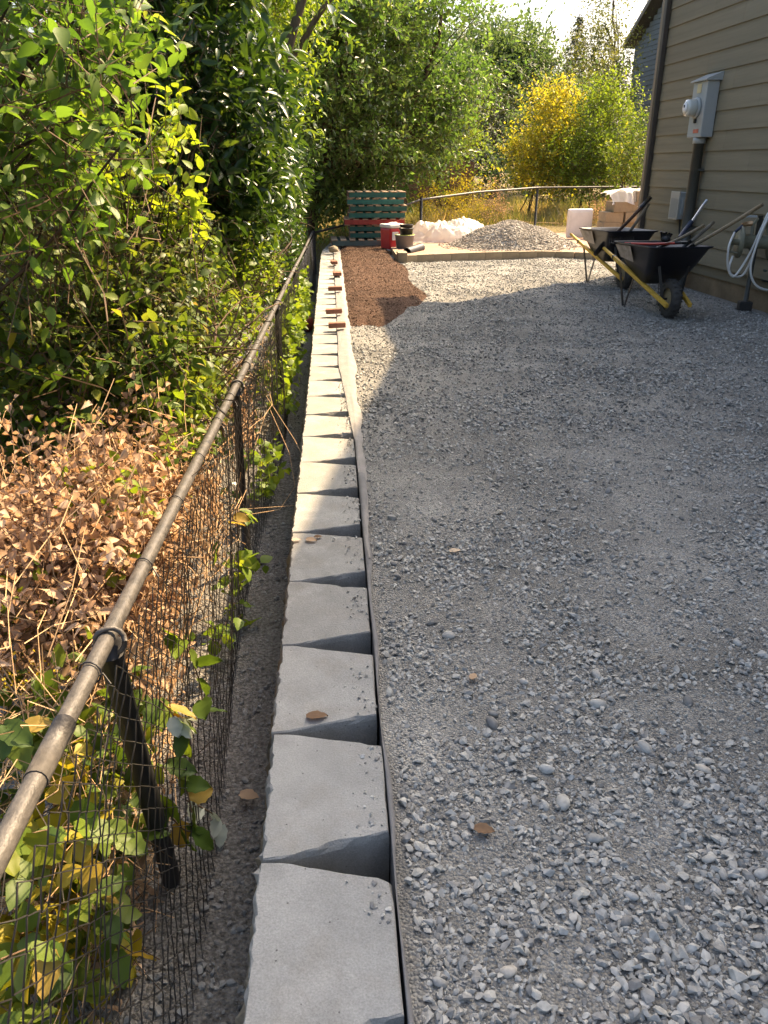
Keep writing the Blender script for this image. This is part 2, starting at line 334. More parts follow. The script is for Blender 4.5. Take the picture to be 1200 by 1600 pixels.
M['leaf_olive'] = leaf_mat('olive leaves', [(0, (0.045, 0.09, 0.018)), (0.4, (0.12, 0.2, 0.035)), (0.85, (0.22, 0.29, 0.055)), (1, (0.42, 0.3, 0.08))], 0.52, tint=(1.05, 1.2, 0.45))
M['leaf_bright'] = leaf_mat('bright leaves', [(0, (0.12, 0.2, 0.02)), (0.5, (0.22, 0.32, 0.03)), (1, (0.34, 0.40, 0.05))], 0.58)
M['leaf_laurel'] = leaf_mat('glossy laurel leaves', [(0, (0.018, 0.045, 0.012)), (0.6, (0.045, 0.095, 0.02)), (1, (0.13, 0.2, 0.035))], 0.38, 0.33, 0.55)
M['leaf_dusty'] = leaf_mat('dusty small leaves', [(0, (0.05, 0.07, 0.025)), (0.5, (0.12, 0.155, 0.05)), (0.9, (0.2, 0.23, 0.08)), (1, (0.32, 0.24, 0.1))], 0.42)
M['leaf_bramble'] = leaf_mat('bramble leaves', [(0, (0.035, 0.075, 0.015)), (0.45, (0.10, 0.165, 0.025)), (0.8, (0.21, 0.27, 0.04)), (0.92, (0.40, 0.37, 0.05)), (1, (0.36, 0.2, 0.07))], 0.48)
M['leaf_yellow'] = leaf_mat('yellowing leaves', [(0, (0.16, 0.2, 0.02)), (0.4, (0.36, 0.33, 0.03)), (0.8, (0.5, 0.40, 0.05)), (1, (0.42, 0.27, 0.06))], 0.5)
M['leaf_dry'] = leaf_mat('dry brown leaves', [(0, (0.14, 0.085, 0.05)), (0.3, (0.40, 0.265, 0.16)), (0.7, (0.62, 0.45, 0.30)), (1, (0.72, 0.60, 0.45))], 0.38, 0.75, 0.2, (1.05, 0.9, 0.7))
M['leaf_tree'] = leaf_mat('grey green tree leaves', [(0, (0.03, 0.055, 0.02)), (0.45, (0.09, 0.145, 0.045)), (0.85, (0.2, 0.265, 0.085)), (1, (0.32, 0.33, 0.1))], 0.5, 0.4, 0.5, (1.1, 1.3, 0.5))
M['leaf_far'] = leaf_mat('far tree leaves', [(0, (0.035, 0.06, 0.03)), (0.5, (0.095, 0.14, 0.06)), (1, (0.19, 0.235, 0.095))], 0.48, tint=(1.1, 1.2, 0.6))
M['leaf_dark'] = leaf_mat('dark conifer needles', [(0, (0.02, 0.03, 0.015)), (0.5, (0.04, 0.055, 0.025)), (1, (0.07, 0.09, 0.04))], 0.3)
M['leaf_lime'] = leaf_mat('lime shrub leaves', [(0, (0.08, 0.14, 0.02)), (0.5, (0.17, 0.26, 0.03)), (1, (0.28, 0.34, 0.05))], 0.52)
M['leaf_gold'] = leaf_mat('golden shrub leaves', [(0, (0.16, 0.24, 0.03)), (0.35, (0.38, 0.37, 0.04)), (1, (0.56, 0.42, 0.05))], 0.52, tint=(1.12, 1.1, 0.5))
M['leaf_birch'] = leaf_mat('birch leaves', [(0, (0.07, 0.09, 0.04)), (0.5, (0.13, 0.155, 0.06)), (1, (0.2, 0.21, 0.09))], 0.5)
M['grass_dry'] = leaf_mat('dry grass', [(0, (0.14, 0.18, 0.04)), (0.4, (0.27, 0.27, 0.08)), (0.75, (0.38, 0.32, 0.14)), (1, (0.46, 0.37, 0.2))], 0.4, 0.8, 0.2, (1.1, 0.95, 0.6))
M['whiteleaf'] = leaf_mat('pale leaf underside', [(0, (0.42, 0.47, 0.36)), (1, (0.6, 0.63, 0.54))], 0.3, 0.7, 0.2, (1, 1, 0.9))
M['flower'] = leaf_mat('yellow flowers', [(0, (0.5, 0.36, 0.01)), (1, (0.75, 0.58, 0.03))], 0.4)

# ------------------------------------------------------------------ the setting: ground
def fbm(x, y, s, seed=0.0, o=4): return mnoise.fractal(Vector((x * s + seed, y * s, seed)), 1.0, 2.0, o)
def gravel_z(x, y):
    z = -0.03 + 0.028 * fbm(x, y, 0.55, 3.1) + 0.016 * fbm(x, y, 2.3, 9.0)
    k = max(0.0, min(1.0, (x - 0.12) / 0.35)); z = z * k + (-0.035) * (1 - k)
    k = max(0.0, min(1.0, (x - 3.9) / 0.6)); z = z * (1 - k) + (-0.02 + 0.008 * fbm(x, y, 2.0, 5)) * k
    return z
def grid(xs, ys, zf):
    V = np.array([(x, y, zf(x, y)) for y in ys for x in xs]); nx = len(xs); ny = len(ys)
    i = np.arange(nx - 1); j = np.arange(ny - 1); a = (j[:, None] * nx + i[None, :]).ravel()
    return V, np.stack([a, a + 1, a + nx + 1, a + nx], 1)
def fence_x(y): return -0.562 + 0.0100 * y
def fence_z(y): return 0.50 - 0.0155 * y
def earth_z(x, y):
    # low on the left of the wall, up to patio level behind the far fence
    low = -0.60 + 0.02 * fbm(x, y, 1.5, 2.0) + 0.006 * fbm(x, y, 12.0, 5.0)
    if x < -0.6: low += -0.10 * min(3.0, -0.6 - x) + 0.06 * fbm(x, y, 0.8, 4.0)
    k = max(0.0, min(1.0, (y - 17.3) / 1.6)); k *= max(0.0, min(1.0, (x + 1.2) / 1.5))
    far = 0.03 + 0.05 * fbm(x, y, 0.3, 1.0) + max(0, y - 21) * 0.008
    k2 = max(0.0, min(1.0, (y - 26) / 10.0))
    k = max(k, k2)
    return low * (1 - k) + far * k
xs = np.concatenate([[-400, -150, -60, -30, -18], np.arange(-12, -1.5, 0.5), np.arange(-1.5, 0.15, 0.06), np.arange(0.3, 9, 0.5), [11, 15, 22, 40, 90, 200, 400]])
ys = np.concatenate([[-30, -12, -5, -2], np.arange(-1, 6, 0.1), np.arange(6, 19, 0.25), np.arange(19, 40, 0.7), [44, 50, 60, 80, 130, 300, 700]])
V, F = grid(xs, ys, earth_z)
def earth_mat():
    m = M['earth']; t = m.node_tree; L = t.links.new; b = t.nodes['Principled BSDF']
    src = b.inputs['Base Color'].links[0].from_socket
    tc = nod(t, 'ShaderNodeTexCoord'); sx = nod(t, 'ShaderNodeSeparateXYZ'); L(tc.outputs['Object'], sx.inputs[0])
    n = nod(t, 'ShaderNodeTexNoise'); n.inputs['Scale'].default_value = 1.7; L(tc.outputs['Object'], n.inputs[0])
    a = nod(t, 'ShaderNodeMath', operation='MULTIPLY_ADD'); L(n.outputs[0], a.inputs[0]); a.inputs[1].default_value = 5.0; L(sx.outputs['Y'], a.inputs[2])
    mr = nod(t, 'ShaderNodeMapRange'); mr.inputs[1].default_value = 18.5; mr.inputs[2].default_value = 21.0; L(a.outputs[0], mr.inputs[0])
    nn = nod(t, 'ShaderNodeTexNoise'); nn.inputs['Scale'].default_value = 60.0; nn.inputs['Detail'].default_value = 8.0; L(tc.outputs['Object'], nn.inputs[0])
    r = ramp(t, [(0.3, (0.10, 0.092, 0.08)), (0.5, (0.19, 0.18, 0.16)), (0.7, (0.3, 0.285, 0.255))]); L(nn.outputs[0], r.inputs[0])
    mx = nod(t, 'ShaderNodeMix', data_type='RGBA'); L(mr.outputs[0], mx.inputs[0]); L(r.outputs[0], mx.inputs[6]); L(src, mx.inputs[7]); L(mx.outputs[2], b.inputs['Base Color'])
earth_mat()
ground = tag(np_obj('ground', V, F, M['earth'], smooth=True), kind='structure')

# curb line of the patio, left to right, and the yard in front of it
curb_pts = [(1.10, 14.05), (1.7, 14.28), (2.4, 14.50), (3.1, 14.66), (3.8, 14.70), (4.3, 14.55), (4.75, 14.2), (5.2, 13.9)]
def curb_y(x):
    return float(np.interp(x, [p[0] for p in curb_pts], [p[1] for p in curb_pts]))
xs = np.concatenate([np.arange(0.1115, 1.2, 0.06), np.arange(1.2, 5.3, 0.1)])
ys = np.concatenate([np.arange(-1.5, 5, 0.06), np.arange(5, 10, 0.12), np.arange(10, 17.4, 0.3)])
V, F = grid(xs, ys, gravel_z)
def patchv(x, y): return 0.5 + 0.5 * fbm(x, y, 1.1, 12.0) + 0.35 * fbm(x, y, 3.5, 21.0)
def gravel_patches():
    t = M['gravel'].node_tree; L = t.links.new; b = t.nodes['Principled BSDF']; src = b.inputs['Base Color'].links[0].from_socket
    a = nod(t, 'ShaderNodeAttribute', attribute_name='rnd'); r = nod(t, 'ShaderNodeMapRange'); r.inputs[1].default_value = 0.15; r.inputs[2].default_value = 0.8; r.inputs[3].default_value = 1.15; r.inputs[4].default_value = 0.82; L(a.outputs['Fac'], r.inputs[0])  # darker ground in stony patches paints the shade of gaps between stones
    v = nod(t, 'ShaderNodeVectorMath', operation='SCALE'); L(src, v.inputs[0]); L(r.outputs[0], v.inputs['Scale']); L(v.outputs[0], b.inputs['Base Color'])
gravel_patches()
gravel = tag(np_obj('gravel_yard', V, F, M['gravel'], smooth=True, rnd=np.array([patchv(p[0], p[1]) for p in V])), kind='structure')
# the bank of earth behind the wall, so that the yard is solid
mb = MB(); mb.box((2.9, 7.95, -0.36), (4.5, 18.6, 0.5)); bank = mb.build('subgrade', M['trench'], gravel)

# soil bed
def soil_z(x, y):
    e = min(1.0, max(0.0, (x - 0.10) / 0.2)) * min(1.0, max(0.0, (1.20 + 0.05 * math.sin(y * 2) - x) / 0.22))
    fy = 8.15 + 0.35 * max(0, (x - 0.3)) + 0.1 * math.sin(x * 9) + (2.3 * max(0, x - 0.5) + 0.08 * math.sin(x * 23))
    e *= min(1.0, max(0.0, (y - fy) / 0.35)) * min(1.0, max(0.0, (16.9 - y) / 0.3))
    return -0.065 + 0.10 * e ** 0.6 + 0.022 * fbm(x, y, 4.0, 6.0) * e + 0.012 * fbm(x, y, 13.0, 2.0) * e
V, F = grid(np.arange(0.10, 1.32, 0.025), np.arange(8.0, 17.0, 0.035), soil_z)
tag(np_obj('soil_bed', V, F, M['soil'], smooth=False), kind='structure')
_soil_grid = True

# patio: a slab edged with curb blocks
mb = MB(); top = 0.075
poly = [(1.13, 14.1)] + [(x, curb_y(x) + 0.05) for x in np.arange(1.3, 5.2, 0.2)] + [(5.4, 14.0), (9.0, 14.0), (9.0, 19.2), (5.5, 19.2), (1.6, 17.6), (1.13, 16.2)]
n = len(poly); mb.add([(x, y, top) for x, y in poly] + [(x, y, -0.3) for x, y in poly], [tuple(range(n))] + [tuple([i, (i + n) if False else n + i, n + (i + 1) % n, (i + 1) % n]) for i in range(n)])
patio = tag(mb.build('patio', M['patio']), kind='structure')
# thin joints of the patio, cut as paver courses
for i, y in enumerate(np.arange(14.2, 18.8, 0.30)):
    pass
seg = 0.33; x = 1.14; k = 0
edge_mesh = MB().box((0, 0, 0), (seg - 0.006, 0.10, 0.15)).mesh('edging_block', M['tanblock'])
while x < 5.05:
    y = curb_y(x + seg / 2); dy = (curb_y(x + seg) - curb_y(x)); a = math.atan2(dy, seg)
    o = link(bpy.data.objects.new('edging_block', edge_mesh), patio); o.location = (x + seg / 2, y - 0.005, 0.018); o.rotation_euler = (0, 0.01 * RS.randn(), a)
    x += seg * math.cos(a)
# end block of the curb, turned along the soil bed
o = MB().box((0, 0, 0), (0.16, 0.34, 0.2)).build('end_block', M['tanblock'], patio, 0.006, (1.20, 14.10, 0.05))
for y in (14.45, 14.8, 15.15):
    o = link(bpy.data.objects.new('edging_block', edge_mesh), patio); o.location = (1.17, y, 0.01); o.rotation_euler = (0, 0, math.pi / 2)

# ------------------------------------------------------------------ retaining wall
wall = thing('retaining_wall', 'long retaining wall of pale grey tapered concrete blocks beside the trench', 'wall', (0, 0, 0))
def block_mesh(seed, dirty=False, rough=0.006):
    r = np.random.RandomState(seed); W, D, HH = 0.452, 0.306, 0.198
    out = []; NF = 30
    for i in range(NF + 1): out.append((-0.2 + r.randn() * rough * 0.28 + rough * 0.3 * math.sin(i * 0.6 + seed), -W / 2 + W * i / NF))      # front edge, left side of the wall
    out += [(-0.2 + 0.045, W / 2 - 0.002)] + [(-0.155 + (D - 0.045) * k / 9, W / 2 - 0.002 - (0.068) * k / 9 + r.randn() * 0.0008) for k in range(1, 10)]
    back = [(D - 0.2, 0.155 - 0.31 * k / 5) for k in range(0, 6)][1:-1]
    out += back
    out += [(-0.155 + (D - 0.045) * k / 9, -(W / 2 - 0.002 - 0.068 * k / 9) + r.randn() * 0.0012) for k in range(9, 0, -1)] + [(-0.155, -W / 2 + 0.002)]
    n = len(out); V = []; c = np.mean(out, 0)
    chips = [(out[r.randint(0, n)], r.uniform(0.010, 0.024), r.uniform(0.003, 0.009)) for _ in range(r.randint(3, 7))]
    for z, ins in ((0.0, 0.004), (-0.004, 0.0005), (-0.02, 0.0), (-0.07, -0.0), (-0.13, 0.0), (-HH, 0.003)):
        for i, (x, y) in enumerate(out):
            d = np.array((c[0] - x, c[1] - y)); d /= np.linalg.norm(d) + 1e-9
            bx = (r.randn() * rough * 0.6 - rough * 1.2 * math.sin(math.pi * (-z) / HH)) if (i <= NF and z < -0.01) else 0
            if i <= NF and z > -0.01: ins2 = ins + abs(r.randn()) * 0.0022
            else: ins2 = ins + abs(r.randn()) * 0.0018 * (z > -0.01)
            dz = 0.0
            if z > -0.015:
                for (cp, cr_, cd_) in chips:
                    q_ = math.hypot(x - cp[0], y - cp[1]) / cr_
                    if q_ < 1: ins2 += cd_ * (1 - q_) * (1 if z > -0.002 else 0.5); dz -= cd_ * 0.8 * (1 - q_) * (z < -0.002)
            V.append((x + d[0] * ins2 + bx, y + d[1] * ins2, z + dz))
    fs = [tuple(range(n))[::-1]]
    for k in range(5):
        for i in range(n):
            j = (i + 1) % n; fs.append((k * n + i, k * n + j, (k + 1) * n + j, (k + 1) * n + i))
    fs.append(tuple(5 * n + i for i in range(n)))
    me = bpy.data.meshes.new('block'); me.from_pydata(V, [], fs)
    bm = bmesh.new(); bm.from_mesh(me); bmesh.ops.recalc_face_normals(bm, faces=bm.faces); bm.to_mesh(me); bm.free()
    me.materials.append(M['dirtyblock'] if dirty else M['concrete']); return me
tops = [block_mesh(s) for s in range(8)]; lows = [block_mesh(50 + s, True, 0.011) for s in range(5)]
PITCHB = 0.455; Y0 = 1.375                    # the joint between the two nearest whole blocks
for k in range(-3, 36):
    o = link(bpy.data.objects.new('block', tops[(k * 5) % 8]), wall)
    yc = Y0 + PITCHB * (k + 0.5)
    dx = 0.10 * max(0, (yc - 15.2) / 2) ** 2
    o.location = (-abs(RS.randn()) * 0.003 + dx, yc, RS.randn() * 0.0012 - 0.0006 * abs(k)); o.rotation_euler = (0, 0, RS.randn() * 0.008 - 0.06 * max(0, (yc - 15.2)))
for c in (1, 2):
    for k in range(-3, 36):
        o = link(bpy.data.objects.new('block', lows[(k * 3 + c) % 5]), wall)
        yc = Y0 + PITCHB * (k + 0.5 * (1 + (c % 2)))
        dx = 0.10 * max(0, (yc - 15.2) / 2) ** 2
        o.location = (-0.022 * c + RS.randn() * 0.004 + dx, yc, -0.2 * c - 0.001); o.rotation_euler = (0, 0, RS.randn() * 0.006)

# ------------------------------------------------------------------ landscape fabric along the back of the wall
def ribbon(name, rows, mat, parent=None):
    V = np.array([p for r in rows for p in r]); nx = len(rows[0]); ny = len(rows)
    i = np.arange(nx - 1); j = np.arange(ny - 1); a = (j[:, None] * nx + i[None, :]).ravel()
    return np_obj(name, V, np.stack([a, a + 1, a + nx + 1, a + nx], 1), mat, parent, smooth=True)
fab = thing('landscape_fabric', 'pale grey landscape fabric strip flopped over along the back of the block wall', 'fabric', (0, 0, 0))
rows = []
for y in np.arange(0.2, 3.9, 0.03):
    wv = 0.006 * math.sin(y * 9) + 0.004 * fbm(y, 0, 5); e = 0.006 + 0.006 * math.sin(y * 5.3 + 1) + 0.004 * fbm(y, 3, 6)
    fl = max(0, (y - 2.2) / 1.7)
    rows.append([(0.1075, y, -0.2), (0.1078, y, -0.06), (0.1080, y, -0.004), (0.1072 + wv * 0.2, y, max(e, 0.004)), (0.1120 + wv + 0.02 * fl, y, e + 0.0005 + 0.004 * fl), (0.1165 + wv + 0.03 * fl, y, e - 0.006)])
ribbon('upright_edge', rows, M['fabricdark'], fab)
rows = []
for y in np.arange(2.9, 17.0, 0.035):
    k = max(0, min(1, (y - 2.9) / 1.6)); k2 = max(0, min(1, (y - 4.4) / 2.0))
    xl = 0.118 - 0.07 * k2 - 0.012 * k + 0.006 * fbm(y, 1, 1.7); xr = 0.128 + 0.035 * k + 0.02 * fbm(y, 7, 2.2) + 0.012 * math.sin(y * 4.2) * k
    if y > 8: xr += 0.01
    r = []
    for i in range(9):
        t = i / 8; x = xl + (xr - xl) * t
        z = 0.005 + 0.010 * math.sin(math.pi * t) * (0.2 + abs(fbm(y, t * 2, 2.0, 8))) + 0.008 * fbm(x * 5, y, 4, 3) * t
        if x > 0.125: z -= 0.03 * min(1, (x - 0.125) / 0.07)
        r.append((x, y, max(z, 0.005) if x < 0.12 else z))
    rows.append(r)
ribbon('flap', rows, M['fabric'], fab)

# ------------------------------------------------------------------ stones
def hull_proto(seed, n=11, flat=(1, 0.8, 0.55)):
    r = np.random.RandomState(seed); bm = bmesh.new()
    p = r.randn(n, 3); p /= np.linalg.norm(p, axis=1)[:, None]; p *= np.array(flat) * 0.5
    for q in p: bm.verts.new(q)
    res = bmesh.ops.convex_hull(bm, input=bm.verts)
    bmesh.ops.delete(bm, geom=[v for v in bm.verts if not v.link_faces], context='VERTS'); bmesh.ops.triangulate(bm, faces=bm.faces); bm.verts.ensure_lookup_table(); bm.verts.index_update()
    V = np.array([v.co for v in bm.verts]); F = np.array([[v.index for v in f.verts] for f in bm.faces]); bm.free(); return V, F
PROTO = [hull_proto(s, (17, 11, 14, 10)[s % 4], (1, 0.65 + 0.3 * (s % 3) / 2, 0.35 + 0.3 * ((s * 7) % 5) / 4)) for s in range(14)]
def rot_mats(n, r, tilt=0.5):
    a = r.uniform(0, 2 * np.pi, n); b = r.randn(n) * tilt; c = r.randn(n) * tilt
    ca, sa, cb, sb, cc, sc_ = np.cos(a), np.sin(a), np.cos(b), np.sin(b), np.cos(c), np.sin(c); R = np.zeros((n, 3, 3))
    Rz = np.zeros((n, 3, 3)); Rz[:, 0, 0] = ca; Rz[:, 0, 1] = -sa; Rz[:, 1, 0] = sa; Rz[:, 1, 1] = ca; Rz[:, 2, 2] = 1
    Rx = np.zeros((n, 3, 3)); Rx[:, 0, 0] = 1; Rx[:, 1, 1] = cb; Rx[:, 1, 2] = -sb; Rx[:, 2, 1] = sb; Rx[:, 2, 2] = cb
    Ry = np.zeros((n, 3, 3)); Ry[:, 1, 1] = 1; Ry[:, 0, 0] = cc; Ry[:, 0, 2] = sc_; Ry[:, 2, 0] = -sc_; Ry[:, 2, 2] = cc
    return Rz @ Rx @ Ry
def stones(P, S, r, tilt=0.5, shade=(1.0, 0.0)):
    Vs, Fs, Rn = [], [], []; base = 0; which = r.randint(0, len(PROTO), len(P)); R = rot_mats(len(P), r, tilt); col = r.rand(len(P)) * shade[0] + shade[1]
    for k, (pv, pf) in enumerate(PROTO):
        m = np.where(which == k)[0]
        if len(m) == 0: continue
        v = np.einsum('nij,vj->nvi', R[m], pv) * S[m][:, None, None] + P[m][:, None, :]
        Vs.append(v.reshape(-1, 3)); Fs.append((pf[None] + base + (np.arange(len(m)) * len(pv))[:, None, None]).reshape(-1, 3)); Rn.append(np.repeat(col[m], len(pv))); base += len(m) * len(pv)
    return np.concatenate(Vs), np.concatenate(Fs), np.clip(np.concatenate(Rn), 0, 1)
def scatter(n, ylo, yhi, smin, smax, r, power=1.0, keep=lambda x, y: True, bed=0.25):
    P, S = [], []
    while len(P) < n:
        u = r.rand(); y = ylo + (yhi - ylo) * u ** power; x = r.uniform(0.14, min(4.75, 0.55 + 0.5 * (y + 0.6)))
        if not keep(x, y): continue
        pv = patchv(x, y)
        if r.rand() > 0.3 + 0.7 * pv: continue
        s = smin + (smax - smin) * r.rand() ** 2.6 * (0.55 + 0.6 * max(0, pv))
        P.append((x, y, gravel_z(x, y) + s * bed * r.uniform(-0.2, 1.0))); S.append(s)
    return np.array(P), np.array(S)
r1 = np.random.RandomState(21)
def yard(x, y):
    if y > curb_y(max(1.1, x)) - 0.12: return False
    if x < 1.2 and y > 8.0 and soil_z(x, y) > gravel_z(x, y) - 0.004: return False
    return True
Pa, Sa = scatter(34000, 0.75, 4.6, 0.007, 0.030, r1, 1.0, yard, 0.3)
Pf, Sf = scatter(3600, 0.75, 3.2, 0.016, 0.042, r1, 1.15, lambda x, y: patchv(x, y) > 0.38, 0.34)
Pb, Sb = scatter(27000, 4.6, 9.0, 0.014, 0.042, r1, 1.0, yard, 0.35)
Pc, Sc2 = scatter(15000, 9.0, 14.6, 0.02, 0.045, r1, 1.0, yard)
# crumbs on the caps, towards the fabric
Pd = []; Sd = []
for i in range(2600):
    y = r1.uniform(0.9, 6.0); x = 0.10 - abs(r1.randn()) * 0.045
    q = ((y - Y0) / PITCHB) % 1.0; half = 0.224 - 0.068 * max(0, x + 0.155) / 0.261 - 0.012
    if abs(q - 0.5) * PITCHB > half: continue
    if fbm(y, 0, 1.6, 4) < -0.25: continue
    s = 0.0025 + 0.017 * r1.rand() ** 6; Pd.append((x, y, 0.001 + s * 0.2)); Sd.append(s)
# stones in the trench
Pe = []; Se = []
for i in range(9000):
    y = 0.9 + 9 * r1.rand() ** 1.6; x = r1.uniform(-0.64, -0.22); s = 0.004 + 0.03 * r1.rand() ** 6; Pe.append((x, y, earth_z(x, y) + s * 0.15)); Se.append(s)
_n = stones(np.concatenate([Pa, Pf, np.array(Pd)]), np.concatenate([Sa, Sf, np.array(Sd)]), r1, 0.5, (0.8, 0.12)); _m = stones(np.concatenate([Pb, Pc]), np.concatenate([Sb, Sc2]), r1, 0.5, (0.85, 0.0))  # near stones' colour raised: brighter shade up close painted in; far stones stay darker
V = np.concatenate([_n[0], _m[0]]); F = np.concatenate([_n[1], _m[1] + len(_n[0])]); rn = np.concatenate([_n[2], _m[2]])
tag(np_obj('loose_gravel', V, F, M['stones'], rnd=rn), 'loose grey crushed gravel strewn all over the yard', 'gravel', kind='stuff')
V, F, rn = stones(np.array(Pe), np.array(Se), r1); tag(np_obj('trench_gravel', V, F, M['stones'], rnd=rn * 0.4), 'small dark stones strewn along the trench floor', 'gravel', kind='stuff')
P, S = [], []
while len(P) < 9000:
    x, y = r1.uniform(0.14, 1.22), r1.uniform(8.0, 16.4); z = soil_z(x, y)
    if z < gravel_z(x, y) - 0.012 or (z < gravel_z(x, y) + 0.005 and r1.rand() < 0.4): continue
    s = 0.008 + 0.022 * r1.rand() ** 4; P.append((x, y, max(z, gravel_z(x, y)) + s * 0.15)); S.append(s)
V, F, rn = stones(np.array(P), np.array(S), r1); tag(np_obj('soil_crumbs', V, F, M['crumbs'], rnd=rn), 'dark brown soil crumbs and wood chips strewn over the soil bed', 'soil', kind='stuff')
# the larger stones of the foreground, one by one
def pebble_mesh(seed, round_):
    r = np.random.RandomState(seed)
    if not round_:
        V, F = hull_proto(seed + 90, 14, (1, 0.7, 0.5)); me = bpy.data.meshes.new('stone'); me.from_pydata(V.tolist(), [], F.tolist())
    else:
        bm = bmesh.new(); bmesh.ops.create_icosphere(bm, subdivisions=2, radius=0.5); me = bpy.data.meshes.new('stone')
        for v in bm.verts:
            v.co = Vector((v.co.x, v.co.y * (0.62 + 0.2 * r.rand() * 0), v.co.z * 0.5)) * (1 + 0.22 * mnoise.noise(v.co * 2.2 + Vector((seed, 0, 0))))
        bm.to_mesh(me); bm.free(); me.polygons.foreach_set('use_smooth', [True] * len(me.polygons))
    me.materials.append(M['stone1']); return me
peb = [pebble_mesh(s, s < 6) for s in range(12)]
cnt = 0
while cnt < 290:
    y = 0.85 + 3.6 * r1.rand() ** 1.5; x = r1.uniform(0.16, min(3.2, 0.5 + 0.5 * (y + 0.5)))
    if r1.rand() > 0.2 + 0.9 * patchv(x, y): continue
    o = link(bpy.data.objects.new('stone', peb[r1.randint(0, 12)]), gravel); s = r1.uniform(0.026, 0.040) if r1.rand() < 0.8 else r1.uniform(0.040, 0.058)
    o.scale = (s, s * r1.uniform(0.8, 1.1), s * r1.uniform(0.8, 1.1)); o.location = (x, y, gravel_z(x, y) + s * 0.16); o.rotation_euler = (r1.randn() * 0.3, r1.randn() * 0.3, r1.uniform(0, 6.28)); cnt += 1

# ------------------------------------------------------------------ the house on the right
HRZ = 0.03
HC = Vector((4.70, 12.55, 0.0))
house = thing('house', 'taupe house with lap siding and tan foundation along the gravel yard', 'house', HC, HRZ)
EAVE, OV = 5.6, 0.475
def hw(p): return house_inv @ Vector(p)
house_inv = (Matrix.Translation(HC) @ Matrix.Rotation(HRZ, 4, 'Z')).inverted()
LEN = 17.0
mb = MB(); mb.box((3.53, -LEN / 2 - 0.01, EAVE / 2 + 0.1), (7.0, LEN - 0.02, EAVE - 0.2)); mb.build('wall', M['siding'], house)
EXP = 0.222; ZB = 0.335
bmesh_ = MB()
prof = [(-0.020, 0.0), (-0.004, EXP + 0.012), (0.028, EXP + 0.012), (0.028, 0.0)]
def board(y0, y1):
    m = MB(); m.add([(x, y0, z) for x, z in prof] + [(x, y1, z) for x, z in prof], [(0, 1, 2, 3), (7, 6, 5, 4), (0, 4, 5, 1), (1, 5, 6, 2), (2, 6, 7, 3), (3, 7, 4, 0)])
    return m.mesh('siding_board', M['siding'])
shared = {}
nc = int((EAVE - ZB) / EXP)
for i in range(nc):
    cut = (-2.35, -1.6, -3.0)[i % 3] if i < 14 else None
    spans = [(-LEN + 0.12, cut - 0.0015), (cut + 0.0015, -0.115)] if cut is not None else [(-LEN + 0.12, -0.115)]
    for s in spans:
        if s not in shared: shared[s] = board(*s)
        o = link(bpy.data.objects.new('siding_board', shared[s]), house); o.location = (0, 0, ZB + i * EXP)
MB().box((-0.012, -0.055, EAVE / 2 + 0.16), (0.05, 0.12, EAVE - 0.33)).build('corner_board', M['corner'], house, 0.004)
MB().box((0.05, 0.010, EAVE / 2 + 0.16), (0.12, 0.03, EAVE - 0.33)).build('corner_board', M['corner'], house, 0.004)
for i in range(nc):                                          # board ends of the far side, seen past the corner
    MB().box((0.6, 0.012, ZB + i * EXP + EXP / 2), (0.95, 0.03, EXP - 0.01)).build('siding_board', M['siding'], house)
MB().box((-0.055, -0.235, EAVE / 2 + 0.1), (0.07, 0.085, EAVE - 0.15)).build('downspout', M['spout'], house, 0.01)
mb = MB(); mb.box((3.54, -LEN / 2, 0.02), (6.98, LEN - 0.04, 0.62)); mb.build('foundation', M['foundation'], house)
# roof: hipped over the far bay, a gable rising from there
mb = MB(); yA = -2.26; yP = -9.4; yB = -LEN - 0.4; zP = EAVE + (yA - yP) * 0.403
a = [(-OV, OV, EAVE), (-OV, yA, EAVE), (3.0, yA, EAVE + 1.3), (3.0, -2.8, EAVE + 1.3), (7.5, OV, EAVE)]
th = 0.16
mb.add([(-OV, OV, EAVE), (7.5, OV, EAVE), (7.5, yA - 0.3, EAVE + 1.1), (-OV, yA - 0.3, EAVE + 0.02), (-OV, OV, EAVE - th), (7.5, OV, EAVE - th), (7.5, yA - 0.3, EAVE - th), (-OV, yA - 0.3, EAVE - th)],
       [(0, 1, 2, 3), (7, 6, 5, 4), (0, 4, 5, 1), (1, 5, 6, 2), (2, 6, 7, 3), (3, 7, 4, 0)])
for (ya, za, yb, zb) in ((yA, EAVE, yP, zP), (yP, zP, yB, EAVE - 0.1)):
    mb.add([(-OV, ya, za), (8, ya, za), (8, yb, zb), (-OV, yb, zb), (-OV, ya, za - th), (8, ya, za - th), (8, yb, zb - th), (-OV, yb, zb - th)],
           [(0, 1, 2, 3), (7, 6, 5, 4), (0, 4, 5, 1), (1, 5, 6, 2), (2, 6, 7, 3), (3, 7, 4, 0)])
mb.build('roof', M['roof'], house)
mb = MB(); gy = [(-2.3, EAVE - 0.3), (yP, zP - 0.2), (-LEN, EAVE - 0.3)]
mb.add([(0.03, y, z) for y, z in gy] + [(7, y, z) for y, z in gy], [(0, 1, 2), (5, 4, 3), (0, 3, 4, 1), (1, 4, 5, 2)]); mb.build('gable_wall', M['siding'], house)

# things fixed to the house wall: local y of a picture column on the wall plane
def wall_pt(px, py, off=0.0):
    # point where the ray meets the wall plane moved out by off
    o = house_inv @ Vector((0, 0, CAMH)); d = house_inv.to_3x3() @ ray(px, py); t = (-off - o.x) / d.x; return o + d * t
HM = Matrix.Translation(HC) @ Matrix.Rotation(HRZ, 4, 'Z')
def on_wall(name, label, cat, p):
    o = thing(name, label, cat, HM @ Vector((p[0], p[1], p[2])), HRZ); return o
